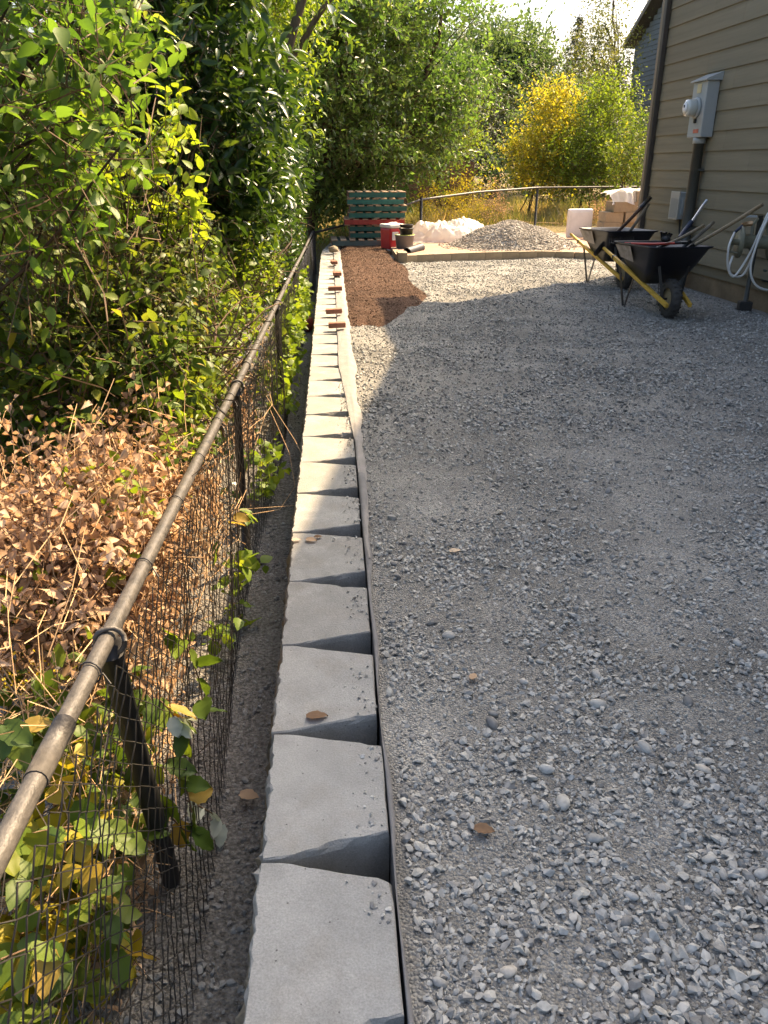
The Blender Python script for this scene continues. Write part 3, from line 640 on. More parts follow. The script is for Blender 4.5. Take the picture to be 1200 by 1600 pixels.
# electricity meter
p = wall_pt(1096, 214, 0.16)
mt = on_wall('electric_meter', 'grey electricity meter box with round glass dial high on the taupe siding', 'meter', (0, p.y, p.z))
MB().box((-0.10, 0.19, 0.31), (0.155, 0.38, 0.62)).build('box', M['metalgrey'], mt, 0.008)
rotx = Matrix.Rotation(-math.pi / 2, 3, 'Y')
mb = MB(); mb.lathe([(0.0, 0.0), (0.115, 0.0), (0.118, 0.03), (0.10, 0.035)], 24, (-0.178, 0.19, 0.33), rotx); mb.build('ring', M['metalgrey'], mt)
g = MB().lathe([(0.098, 0.0), (0.098, 0.10), (0.09, 0.125), (0.06, 0.135), (0.0, 0.137)], 24, (-0.20, 0.19, 0.33), rotx).build('meter_glass', M['glass'], mt)
MB().lathe([(0.0, 0.0), (0.062, 0.0), (0.062, 0.003), (0.0, 0.003)], 20, (-0.338, 0.19, 0.33), rotx).build('dial', M['white'], mt)
MB().box((-0.345, 0.20, 0.35), (0.004, 0.03, 0.03)).build('display', M['black'], g)
MB().box((-0.181, 0.20, 0.545), (0.004, 0.11, 0.10)).build('sticker', M['paper'], mt)
MB().box((-0.181, 0.14, 0.07), (0.004, 0.14, 0.045)).build('warning_label', M['redink'], mt)
MB().box((-0.19, 0.18, 0.185), (0.025, 0.035, 0.05)).build('hasp', M['steel'], mt)
mb = MB(); mb.add([(-0.21, -0.03, 0.635), (-0.21, 0.41, 0.635), (0, 0.41, 0.72), (0, -0.03, 0.72), (-0.21, -0.03, 0.622), (-0.21, 0.41, 0.622), (0, 0.41, 0.622), (0, -0.03, 0.622)],
                  [(3, 2, 1, 0), (4, 5, 6, 7), (0, 1, 5, 4), (1, 2, 6, 5), (2, 3, 7, 6), (3, 0, 4, 7)]); mb.build('rain_hood', M['metalgrey'], mt)
cd = on_wall('conduit_pipe', 'thick dark conduit pipe running down the siding below the electricity meter', 'pipe', (0, p.y + 0.17, 0))
MB().tube([(-0.10, 0, -0.05), (-0.10, 0, p.z - 0.07)], 0.067, 16).build('pipe', M['conduit'], cd)
MB().lathe([(0.0, 0), (0.078, 0), (0.078, 0.07), (0.0, 0.07)], 16, (-0.10, 0, p.z - 0.071)).build('collar', M['metalgrey'], cd)
for z in (0.75, 1.45): MB().box((-0.045, 0, z), (0.09, 0.17, 0.03)).build('strap', M['conduit'], cd)
# small service box
p = wall_pt(1057, 343, 0.12)
bx = on_wall('service_box', 'small beige utility box with ribbed cover beside the thick conduit', 'utility box', (0, p.y, p.z))
MB().box((-0.055, 0.14, 0.17), (0.10, 0.26, 0.34)).build('case', M['metalgrey'], bx, 0.01)
cv = MB().box((-0.112, 0.14, 0.17), (0.02, 0.27, 0.35)).build('cover', M['beigeplastic'], bx, 0.006)
for i in range(7): MB().box((-0.124, 0.045 + i * 0.031, 0.14), (0.006, 0.012, 0.24)).build('rib', M['beigeplastic'], cv)
MB().box((-0.06, -0.0, 0.16), (0.03, 0.03, 0.22)).build('latch', M['metalgrey'], bx)
MB().tube([(-0.05, 0.05, 0.0), (-0.05, 0.02, -0.14), (-0.03, -0.02, -0.33)], 0.012, 8).build('cable', M['steel'], bx)

# hose stand with reel, hose and drum
hs = G(1162, 486, -0.02)
st = thing('hose_stand', 'olive hose reel stand with a black foot and a coiled white hose by the foundation', 'hose reel', hs, -0.2)
def loc(px, py, Y=None):
    q = PY(px, py, Y if Y else hs.y); return st_inv @ q
st_inv = (Matrix.Translation(hs) @ Matrix.Rotation(-0.2, 4, 'Z')).inverted()
MB().tube([(0, 0, -0.05), (0.0, 0, 1.02)], 0.026, 10).build('post', M['conduit'], st)
MB().box((0, 0, 0.06), (0.14, 0.12, 0.10)).build('foot', M['steel'], st, 0.01)
hub = loc(1160, 378)
rt = Matrix.Rotation(math.pi / 2, 3, 'Y')
rl = MB().lathe([(0.0, -0.16), (0.17, -0.16), (0.17, -0.14), (0.07, -0.13), (0.07, 0.15), (0.17, 0.16), (0.17, 0.18), (0, 0.18)], 22, hub + Vector((0.12, 0, 0)), rt).build('reel', M['reel'], st)
MB().tube([hub + Vector((-0.13, 0, 0)), hub + Vector((0.02, 0, 0))], 0.035, 10).build('axle', M['reel'], rl)
MB().tube([hub + Vector((-0.10, -0.02, 0)), hub + Vector((-0.12, -0.03, -0.10)), hub + Vector((-0.02, -0.03, -0.12))], 0.013, 8).build('crank', M['reel'], rl)
MB().tube([loc(1172, 392), loc(1176, 352), loc(1184, 342), loc(1196, 344), loc(1202, 370)], 0.018, 8).build('bracket', M['reel'], st)
MB().tube([loc(1175, 349), loc(1166, 350), loc(1160, 352)], 0.025, 8).build('brass_tap', M['brass'], st)
MB().box(loc(1172, 338), (0.14, 0.05, 0.02)).build('tap_handle', M['metalgrey'], st)
MB().tube([loc(1161, 352), loc(1154, 358), loc(1148, 363)], 0.017, 8).build('hose_end', M['blue'], st)
def smoothpath(pts, n=8):
    out = []; P = [pts[0]] + list(pts) + [pts[-1]]
    for i in range(1, len(P) - 2):
        p0, p1, p2, p3 = [Vector(q) for q in P[i - 1:i + 3]]
        for k in range(n):
            t = k / n; out.append(0.5 * ((2 * p1) + (p2 - p0) * t + (2 * p0 - 5 * p1 + 4 * p2 - p3) * t * t + (3 * p1 - p0 - 3 * p2 + p3) * t ** 3))
    out.append(Vector(P[-2])); return out
yh = hs.y - 0.12
MB().tube(smoothpath([loc(1148, 363), loc(1139, 385, yh), loc(1137, 415, yh), loc(1143, 431, yh), loc(1152, 427, yh), loc(1172, 395, yh), loc(1190, 356, yh), loc(1203, 332, yh), loc(1212, 360, yh)]), 0.0125, 8).build('hose', M['hose'], st)
MB().tube(smoothpath([loc(1145, 400, yh + .1), loc(1139, 420, yh + .05), loc(1146, 431, yh + 0.03), loc(1163, 427, yh + 0.05), loc(1182, 384, yh + 0.04), loc(1201, 338, yh + .05)]), 0.0125, 8).build('hose', M['hose'], st)
MB().tube(smoothpath([loc(1202, 336, yh - .05), loc(1186, 372, yh - .08), loc(1173, 415, yh - .08), loc(1177, 440, yh - .08), loc(1190, 451, yh - .08), loc(1206, 452, yh - .05), loc(1222, 440, yh)]), 0.0125, 8).build('hose', M['hose'], st)
dr = thing('green_drum', 'dark green plastic drum hung behind the white hose at the picture edge', 'drum', PY(1226, 440, hs.y - 0.05), 0)
MB().lathe([(0.0, 0), (0.24, 0.0), (0.25, 0.03), (0.25, 0.50), (0.23, 0.54), (0, 0.55)], 24).build('body', M['greenplastic'], dr)
MB().lathe([(0.252, 0.1), (0.262, 0.11), (0.262, 0.13), (0.252, 0.14)], 24, caps=False).build('hoop', M['greenplastic'], dr)
MB().tube([(0, 0, 0.02), (0, 0, -0.38)], 0.03, 10).build('stand', M['conduit'], dr)

# ------------------------------------------------------------------ wheelbarrows
def barrow(name, label, x, y, rz):
    t = thing(name, label, 'wheelbarrow', (x, y, gravel_z(x, y)), rz)
    ry = Matrix.Rotation(math.pi / 2, 3, 'X')
    w_ = MB().lathe([(0.115, -0.045), (0.15, -0.05), (0.185, -0.045), (0.203, -0.02), (0.206, 0.0), (0.203, 0.02), (0.185, 0.045), (0.15, 0.05), (0.115, 0.045)], 32, (0, 0, 0.206), ry, caps=False).build('tyre', M['tyre'], t)
    for i in range(40):
        a = 2 * math.pi * i / 40; q = Matrix.Rotation(-a, 3, 'Y')
        MB().box(q @ Vector((0.205, 0.02 * (-1) ** i, 0)) + Vector((0, 0, 0.206)), (0.008, 0.045, 0.016), q).build('tread_lug', M['tyre'], w_)
    MB().lathe([(0.0, -0.04), (0.05, -0.04), (0.09, -0.015), (0.12, -0.032), (0.12, 0.032), (0.09, 0.015), (0.05, 0.04), (0.0, 0.04)], 24, (0, 0, 0.206), ry).build('rim', M['rim'], t)
    MB().tube([(0, -0.15, 0.206), (0, 0.15, 0.206)], 0.012, 8).build('axle', M['steel'], t)
    for s in (-1, 1):
        h = MB(); h.bar((0.22, s * 0.13, 0.165), (-1.12, s * 0.275, 0.545), 0.036, 0.042); hb = h.build('handle', M['wood'], t, 0.004)
        MB().tube([(-1.10, s * 0.273, 0.54), (-1.22, s * 0.286, 0.573), (-1.36, s * 0.30, 0.612)], [0.020, 0.021, 0.019], 10).build('grip', M['wood'], hb)
        MB().bar((-1.06, s * 0.268, 0.528), (-1.09, s * 0.272, 0.536), 0.042, 0.048).build('band', M['steel'], hb)
        lg = MB(); lg.bar((-0.55, s * 0.215, 0.36), (-0.74, s * 0.21, 0.005), 0.006, 0.035); lg.bar((-0.92, s * 0.25, 0.47), (-0.78, s * 0.21, 0.005), 0.006, 0.035); lg.bar((-0.71, s * 0.21, 0.006), (-0.82, s * 0.21, 0.006), 0.05, 0.008)
        lg.build('leg', M['steel'], t)
        MB().bar((0.02, s * 0.10, 0.21), (-0.02, s * 0.165, 0.545), 0.008, 0.03).build('front_brace', M['steel'], t)
        # tray: outer and inner shell with a rolled rim
    def ring(x0, x1, w0, w1, z0, z1, n=7):
        pts = []; rr = 0.09
        cs = [(x1, -w1, z1), (x1, w1, z1), (x0, w0, z0), (x0, -w0, z0)]
        for i in range(4):
            c = Vector(cs[i]); a = Vector(cs[i - 1]); b = Vector(cs[(i + 1) % 4])
            for k in range(n):
                u = k / (n - 1); p1 = c + (a - c).normalized() * rr; p2 = c + (b - c).normalized() * rr
                pts.append((1 - u) ** 2 * p1 + 2 * u * (1 - u) * c + u * u * p2)
        return pts
    rings = [ring(-0.78, -0.24, 0.205, 0.205, 0.43, 0.335), ring(-0.88, -0.05, 0.265, 0.27, 0.57, 0.52), ring(-0.97, 0.12, 0.325, 0.335, 0.725, 0.755),
             ring(-1.00, 0.15, 0.345, 0.355, 0.728, 0.758), ring(-1.00, 0.15, 0.345, 0.355, 0.716, 0.746), ring(-0.965, 0.112, 0.318, 0.328, 0.712, 0.742), ring(-0.86, -0.06, 0.255, 0.26, 0.575, 0.525), ring(-0.76, -0.25, 0.195, 0.195, 0.447, 0.35)]
    order = [0, 1, 5, 4, 3, 2]                                  # outside, lip, inside
    outer = [rings[0], rings[1], [p + Vector((0, 0, -0.012)) for p in rings[5]], rings[4], rings[3], rings[2], rings[6], rings[7]]
    mb = MB(); n = len(outer[0]); vs = [p for r_ in outer for p in r_]; fs = []
    for k in range(len(outer) - 1):
        for i in range(n):
            j = (i + 1) % n; fs.append((k * n + i, k * n + j, (k + 1) * n + j, (k + 1) * n + i))
    mb.add(vs, fs, True); mb.f += [tuple(range(n))[::-1], tuple((len(outer) - 1) * n + i for i in range(n))]; mb.sm += [False, False]
    tr = mb.build('tray', M['tray'], t)
    # dusty panels with moulded ribs, handle side; reflected light painted into the pale colour
    A = Vector((-0.745, 0, 0.452)); B = Vector((-0.958, 0, 0.69)); d = (B - A)
    pm = MB(); pm.add([A + Vector((-0.02, -0.13, -0.003)), A + Vector((-0.02, 0.13, -0.003)), B + Vector((-0.02, 0.22, -0.003)), B + Vector((-0.02, -0.22, -0.003))], [(0, 1, 2, 3)])
    pm.build('dusty_sheen_panel', M['traydustsheen'], tr)
    sd = MB()
    for s in (-1,):
        a = [(-0.85, s * 0.268, 0.57), (-0.45, s * 0.270, 0.55), (-0.45, s * 0.327, 0.722), (-0.92, s * 0.320, 0.706)]
        n_ = Vector((0, s * 0.012, -0.006)); sd.add([Vector(q) + n_ for q in a], [(0, 1, 2, 3)])
    sd.build('dusty_sheen_panel', M['traydustsheen'], tr)
    for k in range(3):
        MB().bar((-0.78, -0.293 - 0.012 * k, 0.605 + 0.034 * k), (-0.56, -0.294 - 0.012 * k, 0.60 + 0.034 * k), 0.008, 0.012).build('moulded_rib', M['traydustsheen'], tr)
    return t
b1 = barrow('wheelbarrow', 'black wheelbarrow nearer the hose reel, yellow handles, wooden tool handles in its tray', 3.68, 8.6, math.radians(-88))
b2 = barrow('wheelbarrow', 'black wheelbarrow behind the other one, by the house corner, holding two dark shovels', 3.92, 10.75, math.radians(-86))

def tool(name, label, cat, a, b, r, mat, head=None, headmat=None, grip=None):
    a, b = Vector(a), Vector(b); t = thing(name, label, cat, a); d = b - a
    pts = [d * k / 6 + Vector((0, 0, -0.012 * math.sin(math.pi * k / 6))) for k in range(7)]
    MB().tube(pts, [r * 0.95, r, r, r, r, r * 1.08, r * 0.9], 10).build('handle', mat, t)
    x = d.normalized(); y = Vector((0, 0, 1)).cross(x).normalized(); z = x.cross(y); R = Matrix((x, y, z)).transposed()
    if head == 'shovel':
        mb = MB(); vs = []; fs = []
        for i in range(7):
            u = i / 6; wv = 0.11 * math.sin(min(1, 0.35 + u) * math.pi * 0.62) ** 0.8 * (1 if u < 0.8 else 1 - (u - 0.8) * 2.5)
            for j in range(5):
                v = (j - 2) / 2; vs.append(R @ Vector((-0.02 - 0.28 * u, v * wv, 0.03 * v * v - 0.02 * u)))
        for i in range(6):
            for j in range(4): fs.append((i * 5 + j, i * 5 + j + 1, i * 5 + j + 6, i * 5 + j + 5))
        mb.add(vs, fs, True); o = mb.build('blade', headmat, t); m_ = o.modifiers.new('thick', 'SOLIDIFY'); m_.thickness = 0.004
        MB().tube([R @ Vector((-0.06, 0, 0)), R @ Vector((0.10, 0, 0))], [r * 0.8, r * 1.25], 10).build('socket', headmat, t)
    if head == 'rake':
        rk = MB(); rk.bar(R @ Vector((0, -0.2, 0)), R @ Vector((0, 0.2, 0)), 0.012, 0.022); hd = rk.build('rake_bar', headmat, t)
        for i in range(14):
            q = -0.19 + i * 0.38 / 13; MB().tube([R @ Vector((0, q, 0)), R @ Vector((-0.012, q, 0.045)), R @ Vector((-0.02, q, 0.08))], [0.004, 0.004, 0.002], 5).build('tine', headmat, hd)
        MB().tube([R @ Vector((0, -0.18, 0)), R @ Vector((0.09, -0.1, 0)), R @ Vector((0.16, 0, 0))], 0.006, 6).build('bow', headmat, t); MB().tube([R @ Vector((0, 0.18, 0)), R @ Vector((0.09, 0.1, 0)), R @ Vector((0.16, 0, 0))], 0.006, 6).build('bow', headmat, t)
    if grip: MB().tube([d - x * 0.16, d + x * 0.01], r * 1.25, 10).build('grip', grip, t)
    return t
# tools in the nearer barrow
tool('long_shovel', 'longest pale wooden handle rising from the nearer wheelbarrow towards the hose reel', 'shovel', PY(1075, 388, 8.85), PY(1192, 319, 8.15), 0.019, M['barewood'], 'shovel', M['steel'])
tool('shovel', 'short pale wooden handle with worn yellow wood, middle of the nearer wheelbarrow', 'shovel', PY(1028, 388, 9.2), PY(1100, 352, 8.9), 0.017, M['wood'] if False else M['barewood'], 'shovel', M['steel'])
tool('spade', 'dark grey wooden handle between the two pale handles in the nearer wheelbarrow', 'spade', PY(1068, 386, 9.0), PY(1116, 346, 8.9), 0.019, M['greywood'], 'shovel', M['steel'])
t = tool('pry_bar', 'bare metal bar with dark blue sleeve leaning out of the nearer wheelbarrow', 'bar', PY(1062, 372, 9.25), PY(1104, 313, 9.7), 0.017, M['alu'])
a = PY(1062, 372, 9.25); bq = PY(1104, 313, 9.7); MB().tube([(0, 0, 0), (bq - a) * 0.42], 0.028, 10).build('sleeve', M['blue'], t)
t = tool('bow_rake', 'red handled rake lying across the nearer wheelbarrow, its tines over the far tray', 'rake', PY(972, 380, 9.6), PY(1074, 379, 8.72), 0.014, M['redpaint'], 'rake', M['steel'], M['steel'])
gl = thing('work_gloves', 'black work gloves crumpled on the rake above the nearer tray', 'gloves', PY(1040, 374, 8.95))
mb = MB()
for i, (dx, dz, l) in enumerate(((-0.045, 0.03, 0.085), (-0.02, 0.035, 0.075), (0.0, 0.03, 0.08), (0.025, 0.03, 0.07), (0.045, 0.02, 0.06))):
    mb = MB(); mb.tube([(dx * 0.4, 0, -0.01), (dx * 0.9, 0.01, dz), (dx * 1.4, 0.0, l)], [0.018, 0.016, 0.012], 8).build('glove_finger', M['black'], gl)
bm_ = MB(); bm_.lathe([(0.0, -0.03), (0.04, -0.025), (0.055, 0.0), (0.045, 0.03), (0.0, 0.04)], 12); bm_.build('glove_palm', M['black'], gl)
# tools in the far barrow
tool('shovel', 'dark red stained handle leaning over the far wheelbarrow by the house corner', 'shovel', PY(955, 372, 10.9), PY(1016, 309, 10.6), 0.021, M['darkwood'], 'shovel', M['steel'], M['steel'])
tool('spade', 'grey brown handle just below the dark red one in the far wheelbarrow', 'spade', PY(972, 378, 10.8), PY(1014, 318, 10.55), 0.019, M['greywood'], 'shovel', M['steel'])

# ------------------------------------------------------------------ chain-link fences
def wires(path, lo, hi, w_, rad, seed, wob=0.018):
    """path: function s -> (x, y); lo/hi: functions s -> z; returns tube geometry of interlocking zigzag wires"""
    L_ = path['len']; n = int(L_ / w_); allP = []
    rows = int((path['hmax']) / w_)
    S = np.arange(n) * w_; j = np.arange(rows + 1)
    s = S[:, None] + w_ * ((j[None, :] + np.arange(n)[:, None]) % 2) ; s = np.clip(s, 0, L_)
    tt = j / rows
    xy = path['f'](s); zl = lo(s); zh = hi(s)
    z = zh + (zl - zh) * tt[None, :]
    nz = np.sin(s * 2.1 + seed) * 0.6 + np.sin(s * 5.3 + tt[None, :] * 4 + seed * 2) * 0.4 + 0.35 * np.sin(s * 13 + tt[None, :] * 9)
    off = wob * nz * np.sin(np.pi * np.clip(tt, 0, 1)[None, :]) + path['belly'](s) * (tt[None, :] ** 1.6)
    nrm = path['n'](s)
    P = np.stack([xy[0] + nrm[0] * off, xy[1] + nrm[1] * off, z], -1)
    P += np.random.RandomState(int(seed * 7)).randn(*P.shape) * 0.0010
    P += nrm[0][..., None] * np.array([1, 0, 0]) * 0.002 * ((j % 2) * 2 - 1)[None, :, None]
    m = rows + 1; ang = np.arange(3) * 2 * np.pi / 3
    tn = np.stack([-nrm[1], nrm[0], np.zeros_like(nrm[0])], -1); nn = np.stack([nrm[0], nrm[1], np.zeros_like(nrm[0])], -1)
    V = P[:, :, None, :] + rad * (np.cos(ang)[None, None, :, None] * tn[:, :, None, :] + np.sin(ang)[None, None, :, None] * nn[:, :, None, :])
    base = (np.arange(n)[:, None, None] * m + np.arange(rows)[None, :, None]) * 3; k = np.arange(3)[None, None, :]; k2 = (k + 1) % 3
    F = np.stack([base + k, base + k2, base + 3 + k2, base + 3 + k], -1).reshape(-1, 4)
    return V.reshape(-1, 3), F
fence = thing('chain_link_fence', 'long black chain-link fence with a weathered top rail beside the trench', 'fence', (0, 0, 0))
FY0, FY1 = -0.2, 17.3
pth = {'len': FY1 - FY0, 'hmax': 1.12, 'f': lambda s: (-0.530 + 0.010 * (FY0 + s) + 0 * s, FY0 + s), 'n': lambda s: (np.ones_like(s), np.zeros_like(s)), 'belly': lambda s: 0.02 + 0.05 * np.exp(-((s - 2.0) / 1.5) ** 2) + 0.03 * np.sin(s * 1.3)}
V, F = wires(pth, lambda s: -0.60 + 0 * s, lambda s: 0.50 - 0.0155 * (FY0 + s) - 0.035, 0.038, 0.0021, 1.0, 0.03)
np_obj('wire_mesh', V, F, M['wire'], fence, smooth=True)
rp = [(fence_x(y), y, fence_z(y) + 0.006 * math.sin(y * 0.9)) for y in np.arange(-0.6, 17.4, 0.3)]
MB().tube(rp, 0.0200, 14).build('top_rail', M['rail'], fence)
def rail_at(y): return Vector((fence_x(y), y, fence_z(y) + 0.006 * math.sin(y * 0.9)))
for y in (1.13, 4.6, 10.6):
    a, b = rail_at(y), rail_at(y + 0.16); MB().tube([a, b], 0.0225, 14).build('rail_sleeve', M['rail'], fence)
PYS = (1.60, 4.1, 7.1, 10.1, 13.4, 17.2)
for i, y in enumerate(PYS):
    lean = 0.30 if i == 0 else RS.uniform(-0.03, 0.05); tp = rail_at(y) + Vector((-0.004, 0.012, -0.03))
    pb = Vector((tp.x - 0.01, y + lean, -0.75))
    po = MB().tube([tp, pb], 0.029 if i == 0 else 0.021, 14).build('post', M['black'], fence)
    MB().tube([tp + Vector((0, 0, -0.02)), tp + Vector((0, 0, 0.012)), tp + Vector((0, 0, 0.02))], [0.033, 0.033, 0.022], 14).build('post_cap', M['black'], po)
    c = rail_at(y); ringp = [c + Vector((0.034 * math.cos(a) + 0.006, 0.004 * math.sin(a * 2), 0.034 * math.sin(a) - 0.006)) for a in np.linspace(0, 2 * math.pi, 17)]
    MB().tube(ringp, 0.0065, 6).build('loop_cap', M['rail'], po)
for y in [1.47, 1.98, 2.45, 2.9, 3.4, 3.85, 4.6, 5.3, 6.1, 7.0, 8.3]:
    c = rail_at(y); tp = [c + Vector((0.025 * math.cos(a), 0.004 * a - 0.01, 0.025 * math.sin(a))) for a in np.linspace(-1.2, 5.6, 14)] + [c + Vector((0.03, 0.02, -0.05))]
    MB().tube(tp, 0.0022, 5).build('wire_tie', M['black'], fence)
# far fence: from the corner post, behind the pallets, round to the house
fp = [Vector((-0.36, 17.25, 0)), Vector((0.6, 17.75, 0)), Vector((2.0, 18.6, 0)), Vector((3.5, 20.0, 0)), Vector((5.3, 21.5, 0)), Vector((7.4, 21.7, 0)), Vector((9.4, 21.9, 0))]
fz = [0.235, 0.42, 0.82, 0.93, 0.99, 1.0, 1.0]
cum = [0]
for i in range(len(fp) - 1): cum.append(cum[-1] + (fp[i + 1] - fp[i]).length)
cum = np.array(cum); fx_ = np.array([p.x for p in fp]); fy_ = np.array([p.y for p in fp]); fz_ = np.array(fz)
far = thing('chain_link_fence', 'low black chain-link fence around the far edge of the patio', 'fence', (0, 0, 0))
pth2 = {'len': float(cum[-1]), 'hmax': 0.95, 'f': lambda s: (np.interp(s, cum, fx_), np.interp(s, cum, fy_)), 'n': lambda s: (0.6 + 0 * s, -0.8 + 0 * s), 'belly': lambda s: 0 * s}
V, F = wires(pth2, lambda s: np.interp(s, cum, fz_) - 0.98, lambda s: np.interp(s, cum, fz_) - 0.03, 0.05, 0.0023, 3.0, 0.008)
np_obj('wire_mesh', V, F, M['wire'], far, smooth=True)
rp = [(float(np.interp(s, cum, fx_)), float(np.interp(s, cum, fy_)), float(np.interp(s, cum, fz_))) for s in np.linspace(0, cum[-1], 60)]
MB().tube(rp, 0.024, 10).build('top_rail', M['rail'], far)
for i in (0, 2, 4, 6):
    p = fp[i]; z = fz[i]
    MB().tube([(p.x, p.y, -0.7), (p.x, p.y, z + 0.03), (p.x, p.y, z + 0.05)], [0.032, 0.032, 0.015], 12).build('post', M['black'], far)

# ------------------------------------------------------------------ bricks and stone holding the fabric down on the wall
def at_cap(px, py): q = G(px, py, 0.02); return q
bricks = [((527, 513), 0.17, 0.08, 0.0, 'red brick lying across the caps at the near end of the soil bed'), ((522, 491), 0.175, 0.08, 0.06, 'red brick second from the near end of the soil bed, poking over the wall edge'),
          ((524, 455), 0.18, 0.08, -0.03, 'red brick across the caps about the middle of the soil bed'), ((527, 431), 0.12, 0.20, 0.05, 'red brick turned lengthwise beside a flattened fabric fold'), ((522, 413), 0.10, 0.20, 0.1, 'smallest looking red brick, just before the tan stone')]
for i, (pp, sx, sy, a, lab) in enumerate(bricks):
    q = at_cap(*pp); o = MB().box((0, 0, 0.025), (sx, sy, 0.05)).build('brick', M['brick'], None, 0.006, (q.x, q.y, 0.03)); o.rotation_euler = (0.02, -0.03, a); tag(o, lab, 'brick', 'red bricks on the wall')
def rock(name, label, p, s, mat, seed, sq=(1, 0.8, 0.6)):
    bm = bmesh.new(); bmesh.ops.create_icosphere(bm, subdivisions=3, radius=1.0); me = bpy.data.meshes.new(name)
    for v in bm.verts: v.co = Vector((v.co.x * sq[0], v.co.y * sq[1], v.co.z * sq[2])) * (1 + 0.3 * mnoise.noise(v.co * 1.4 + Vector((seed, 0, 0))) + 0.08 * mnoise.noise(v.co * 5)) * s
    bm.to_mesh(me); bm.free(); me.materials.append(mat); o = link(bpy.data.objects.new(name, me)); o.location = p; return tag(o, label, 'rock')
q = G(521, 392, 0.05); rock('rock', 'tan rock at the far end of the wall caps before the faded pallet', (q.x, q.y, 0.08), 0.1, M['rock'], 3)
q = G(406, 873, -0.58); rock('rock', 'dark rock in the trench beside the wire fence', q, 0.035, M['darkrock'], 5)
q = G(388, 887, -0.58); rock('rock', 'smaller flat brown rock next to the dark rock in the trench', q, 0.03, M['rock'], 8, (1.2, 0.8, 0.4))
q = G(480, 507, -0.5); o = MB().lathe([(0.0, -0.11)] + [(0.11 * math.cos(a), 0.11 * math.sin(a)) for a in np.linspace(-1.4, 1.4, 11)] + [(0, 0.11)], 20).build('ball', simple('faded red ball', (0.3, 0.06, 0.05), 0.6, 0.25, 5.0), None, 0, (q.x, q.y, -0.49)); tag(o, 'faded dark red ball lying in the trench at the foot of the wall', 'ball')

# ------------------------------------------------------------------ pallets
def pallet(label, p, rz, paint, wide=1.17, deep=1.0):
    t = thing('pallet', label, 'pallet', p, rz, 'pallets stacked at the end of the wall'); H_ = 0.124
    for i, y in enumerate((0.019, deep / 2, deep - 0.019)):
        MB().box((0, y, H_ / 2), (wide, 0.038, 0.092)).build('stringer', paint, t, 0.003)
    n = 7
    for i in range(n):
        x = -wide / 2 + 0.05 + (wide - 0.1) * i / (n - 1); dw = 0.1 + 0.02 * RS.rand()
        MB().box((x, deep / 2, H_ - 0.009), (dw, deep + 0.01 * RS.randn() + 0.01, 0.017)).build('deck_board', M['deck'], t)
        if i in (0, 3, 6): MB().box((x, deep / 2, 0.009), (dw, deep, 0.017)).build('deck_board', M['deck'], t)
    MB().box((-wide / 2 - 0.003, deep / 2, H_ / 2), (0.012, deep * 0.98, 0.07)).build('end_board', M['palletend'], t)
    return t
pallet('faded grey teal pallet lying lowest, poking out towards the wall caps', (0.60, 16.45, 0.03), 0.02, M['greyteal'])
spec = [('teal pallet lowest of the upright stack behind the red cooler', M['teal'], 0.04), ('teal pallet second from the bottom of the stack, behind the cooler lid', M['teal'], 0.03), ('red pallet, the only red one in the teal stack', M['redpallet'], -0.03), ('teal pallet resting directly on the red pallet', M['teal'], 0.02),
        ('teal pallet in the middle of the four above the red one, third from the top', M['teal'], 0.05), ('brightest teal pallet second from the top of the stack', M['teal'], -0.01), ('greyish teal pallet topmost of the stack, with sunlit deck', M['teal'], 0.03)]
for i, (lab, mt_, dx) in enumerate(spec):
    pallet(lab, (0.90 + dx, 16.72 + 0.02 * RS.randn(), 0.158 + i * 0.1255), RS.randn() * 0.012, mt_, 1.12 if i != 2 else 1.2)

# cooler, tub, pot, drain pipe
c = G(607, 381, 0.0); ck = thing('cooler', 'red cooler with a white lid standing before the pallet stack', 'cooler', (c.x, 16.05, -0.0), 0.5)
MB().box((0, 0, 0.21), (0.36, 0.34, 0.40), None, 1.06).build('body', M['coolred'], ck, 0.03)
ld = MB().box((0, 0, 0.445), (0.40, 0.38, 0.07)).build('lid', M['white'], ck, 0.02); MB().box((0, 0, 0.495), (0.16, 0.05, 0.03)).build('lid_handle', M['white'], ld, 0.01)
MB().box((-0.07, -0.183, 0.27), (0.14, 0.012, 0.15), Matrix.Rotation(0.05, 3, 'X')).build('label_panel', M['white'], ck)
MB().box((0, 0, 0.012), (0.37, 0.35, 0.03)).build('base', M['white'], ck, 0.01)
c = G(632, 394, 0.0); tb = thing('tub', 'grey round tub standing at the corner of the soil bed', 'tub', (c.x, c.y, -0.0))
MB().lathe([(0.0, 0.0), (0.135, 0.0), (0.15, 0.02), (0.178, 0.29), (0.188, 0.295), (0.188, 0.31), (0.172, 0.31), (0.14, 0.03), (0, 0.03)], 28, caps=False).build('shell', M['greytub'], tb)
MB().lathe([(0.173, 0.308), (0.187, 0.309), (0.187, 0.318), (0.173, 0.318)], 28, caps=False).build('rim', M['lime'], tb)
pt = thing('plant_pot', 'black plant pot nested in the grey tub', 'pot', (c.x + 0.03, c.y, 0.2))
MB().lathe([(0.0, 0.0), (0.10, 0.0), (0.128, 0.21), (0.14, 0.215), (0.14, 0.235), (0.126, 0.235), (0.1, 0.02), (0, 0.02)], 24, caps=False).build('shell', M['black'], pt)
MB().lathe([(0.0, 0.24), (0.11, 0.24), (0.125, 0.28), (0.13, 0.30), (0.12, 0.30), (0.105, 0.25), (0.0, 0.25)], 24, caps=False).build('inner_pot', M['black'], pt)
a = G(636, 394, 0.09); b = G(651, 389, 0.11); dp = thing('drain_pipe', 'short black corrugated drain pipe lying on the patio by the tub', 'pipe', (0, 0, 0))
n = 22; pts = [a + (b - a) * 1.5 * k / n for k in range(n + 1)]; MB().tube(pts, [0.075 + 0.007 * (k % 2) for k in range(n + 1)], 16, caps=False).build('pipe', M['black'], dp)
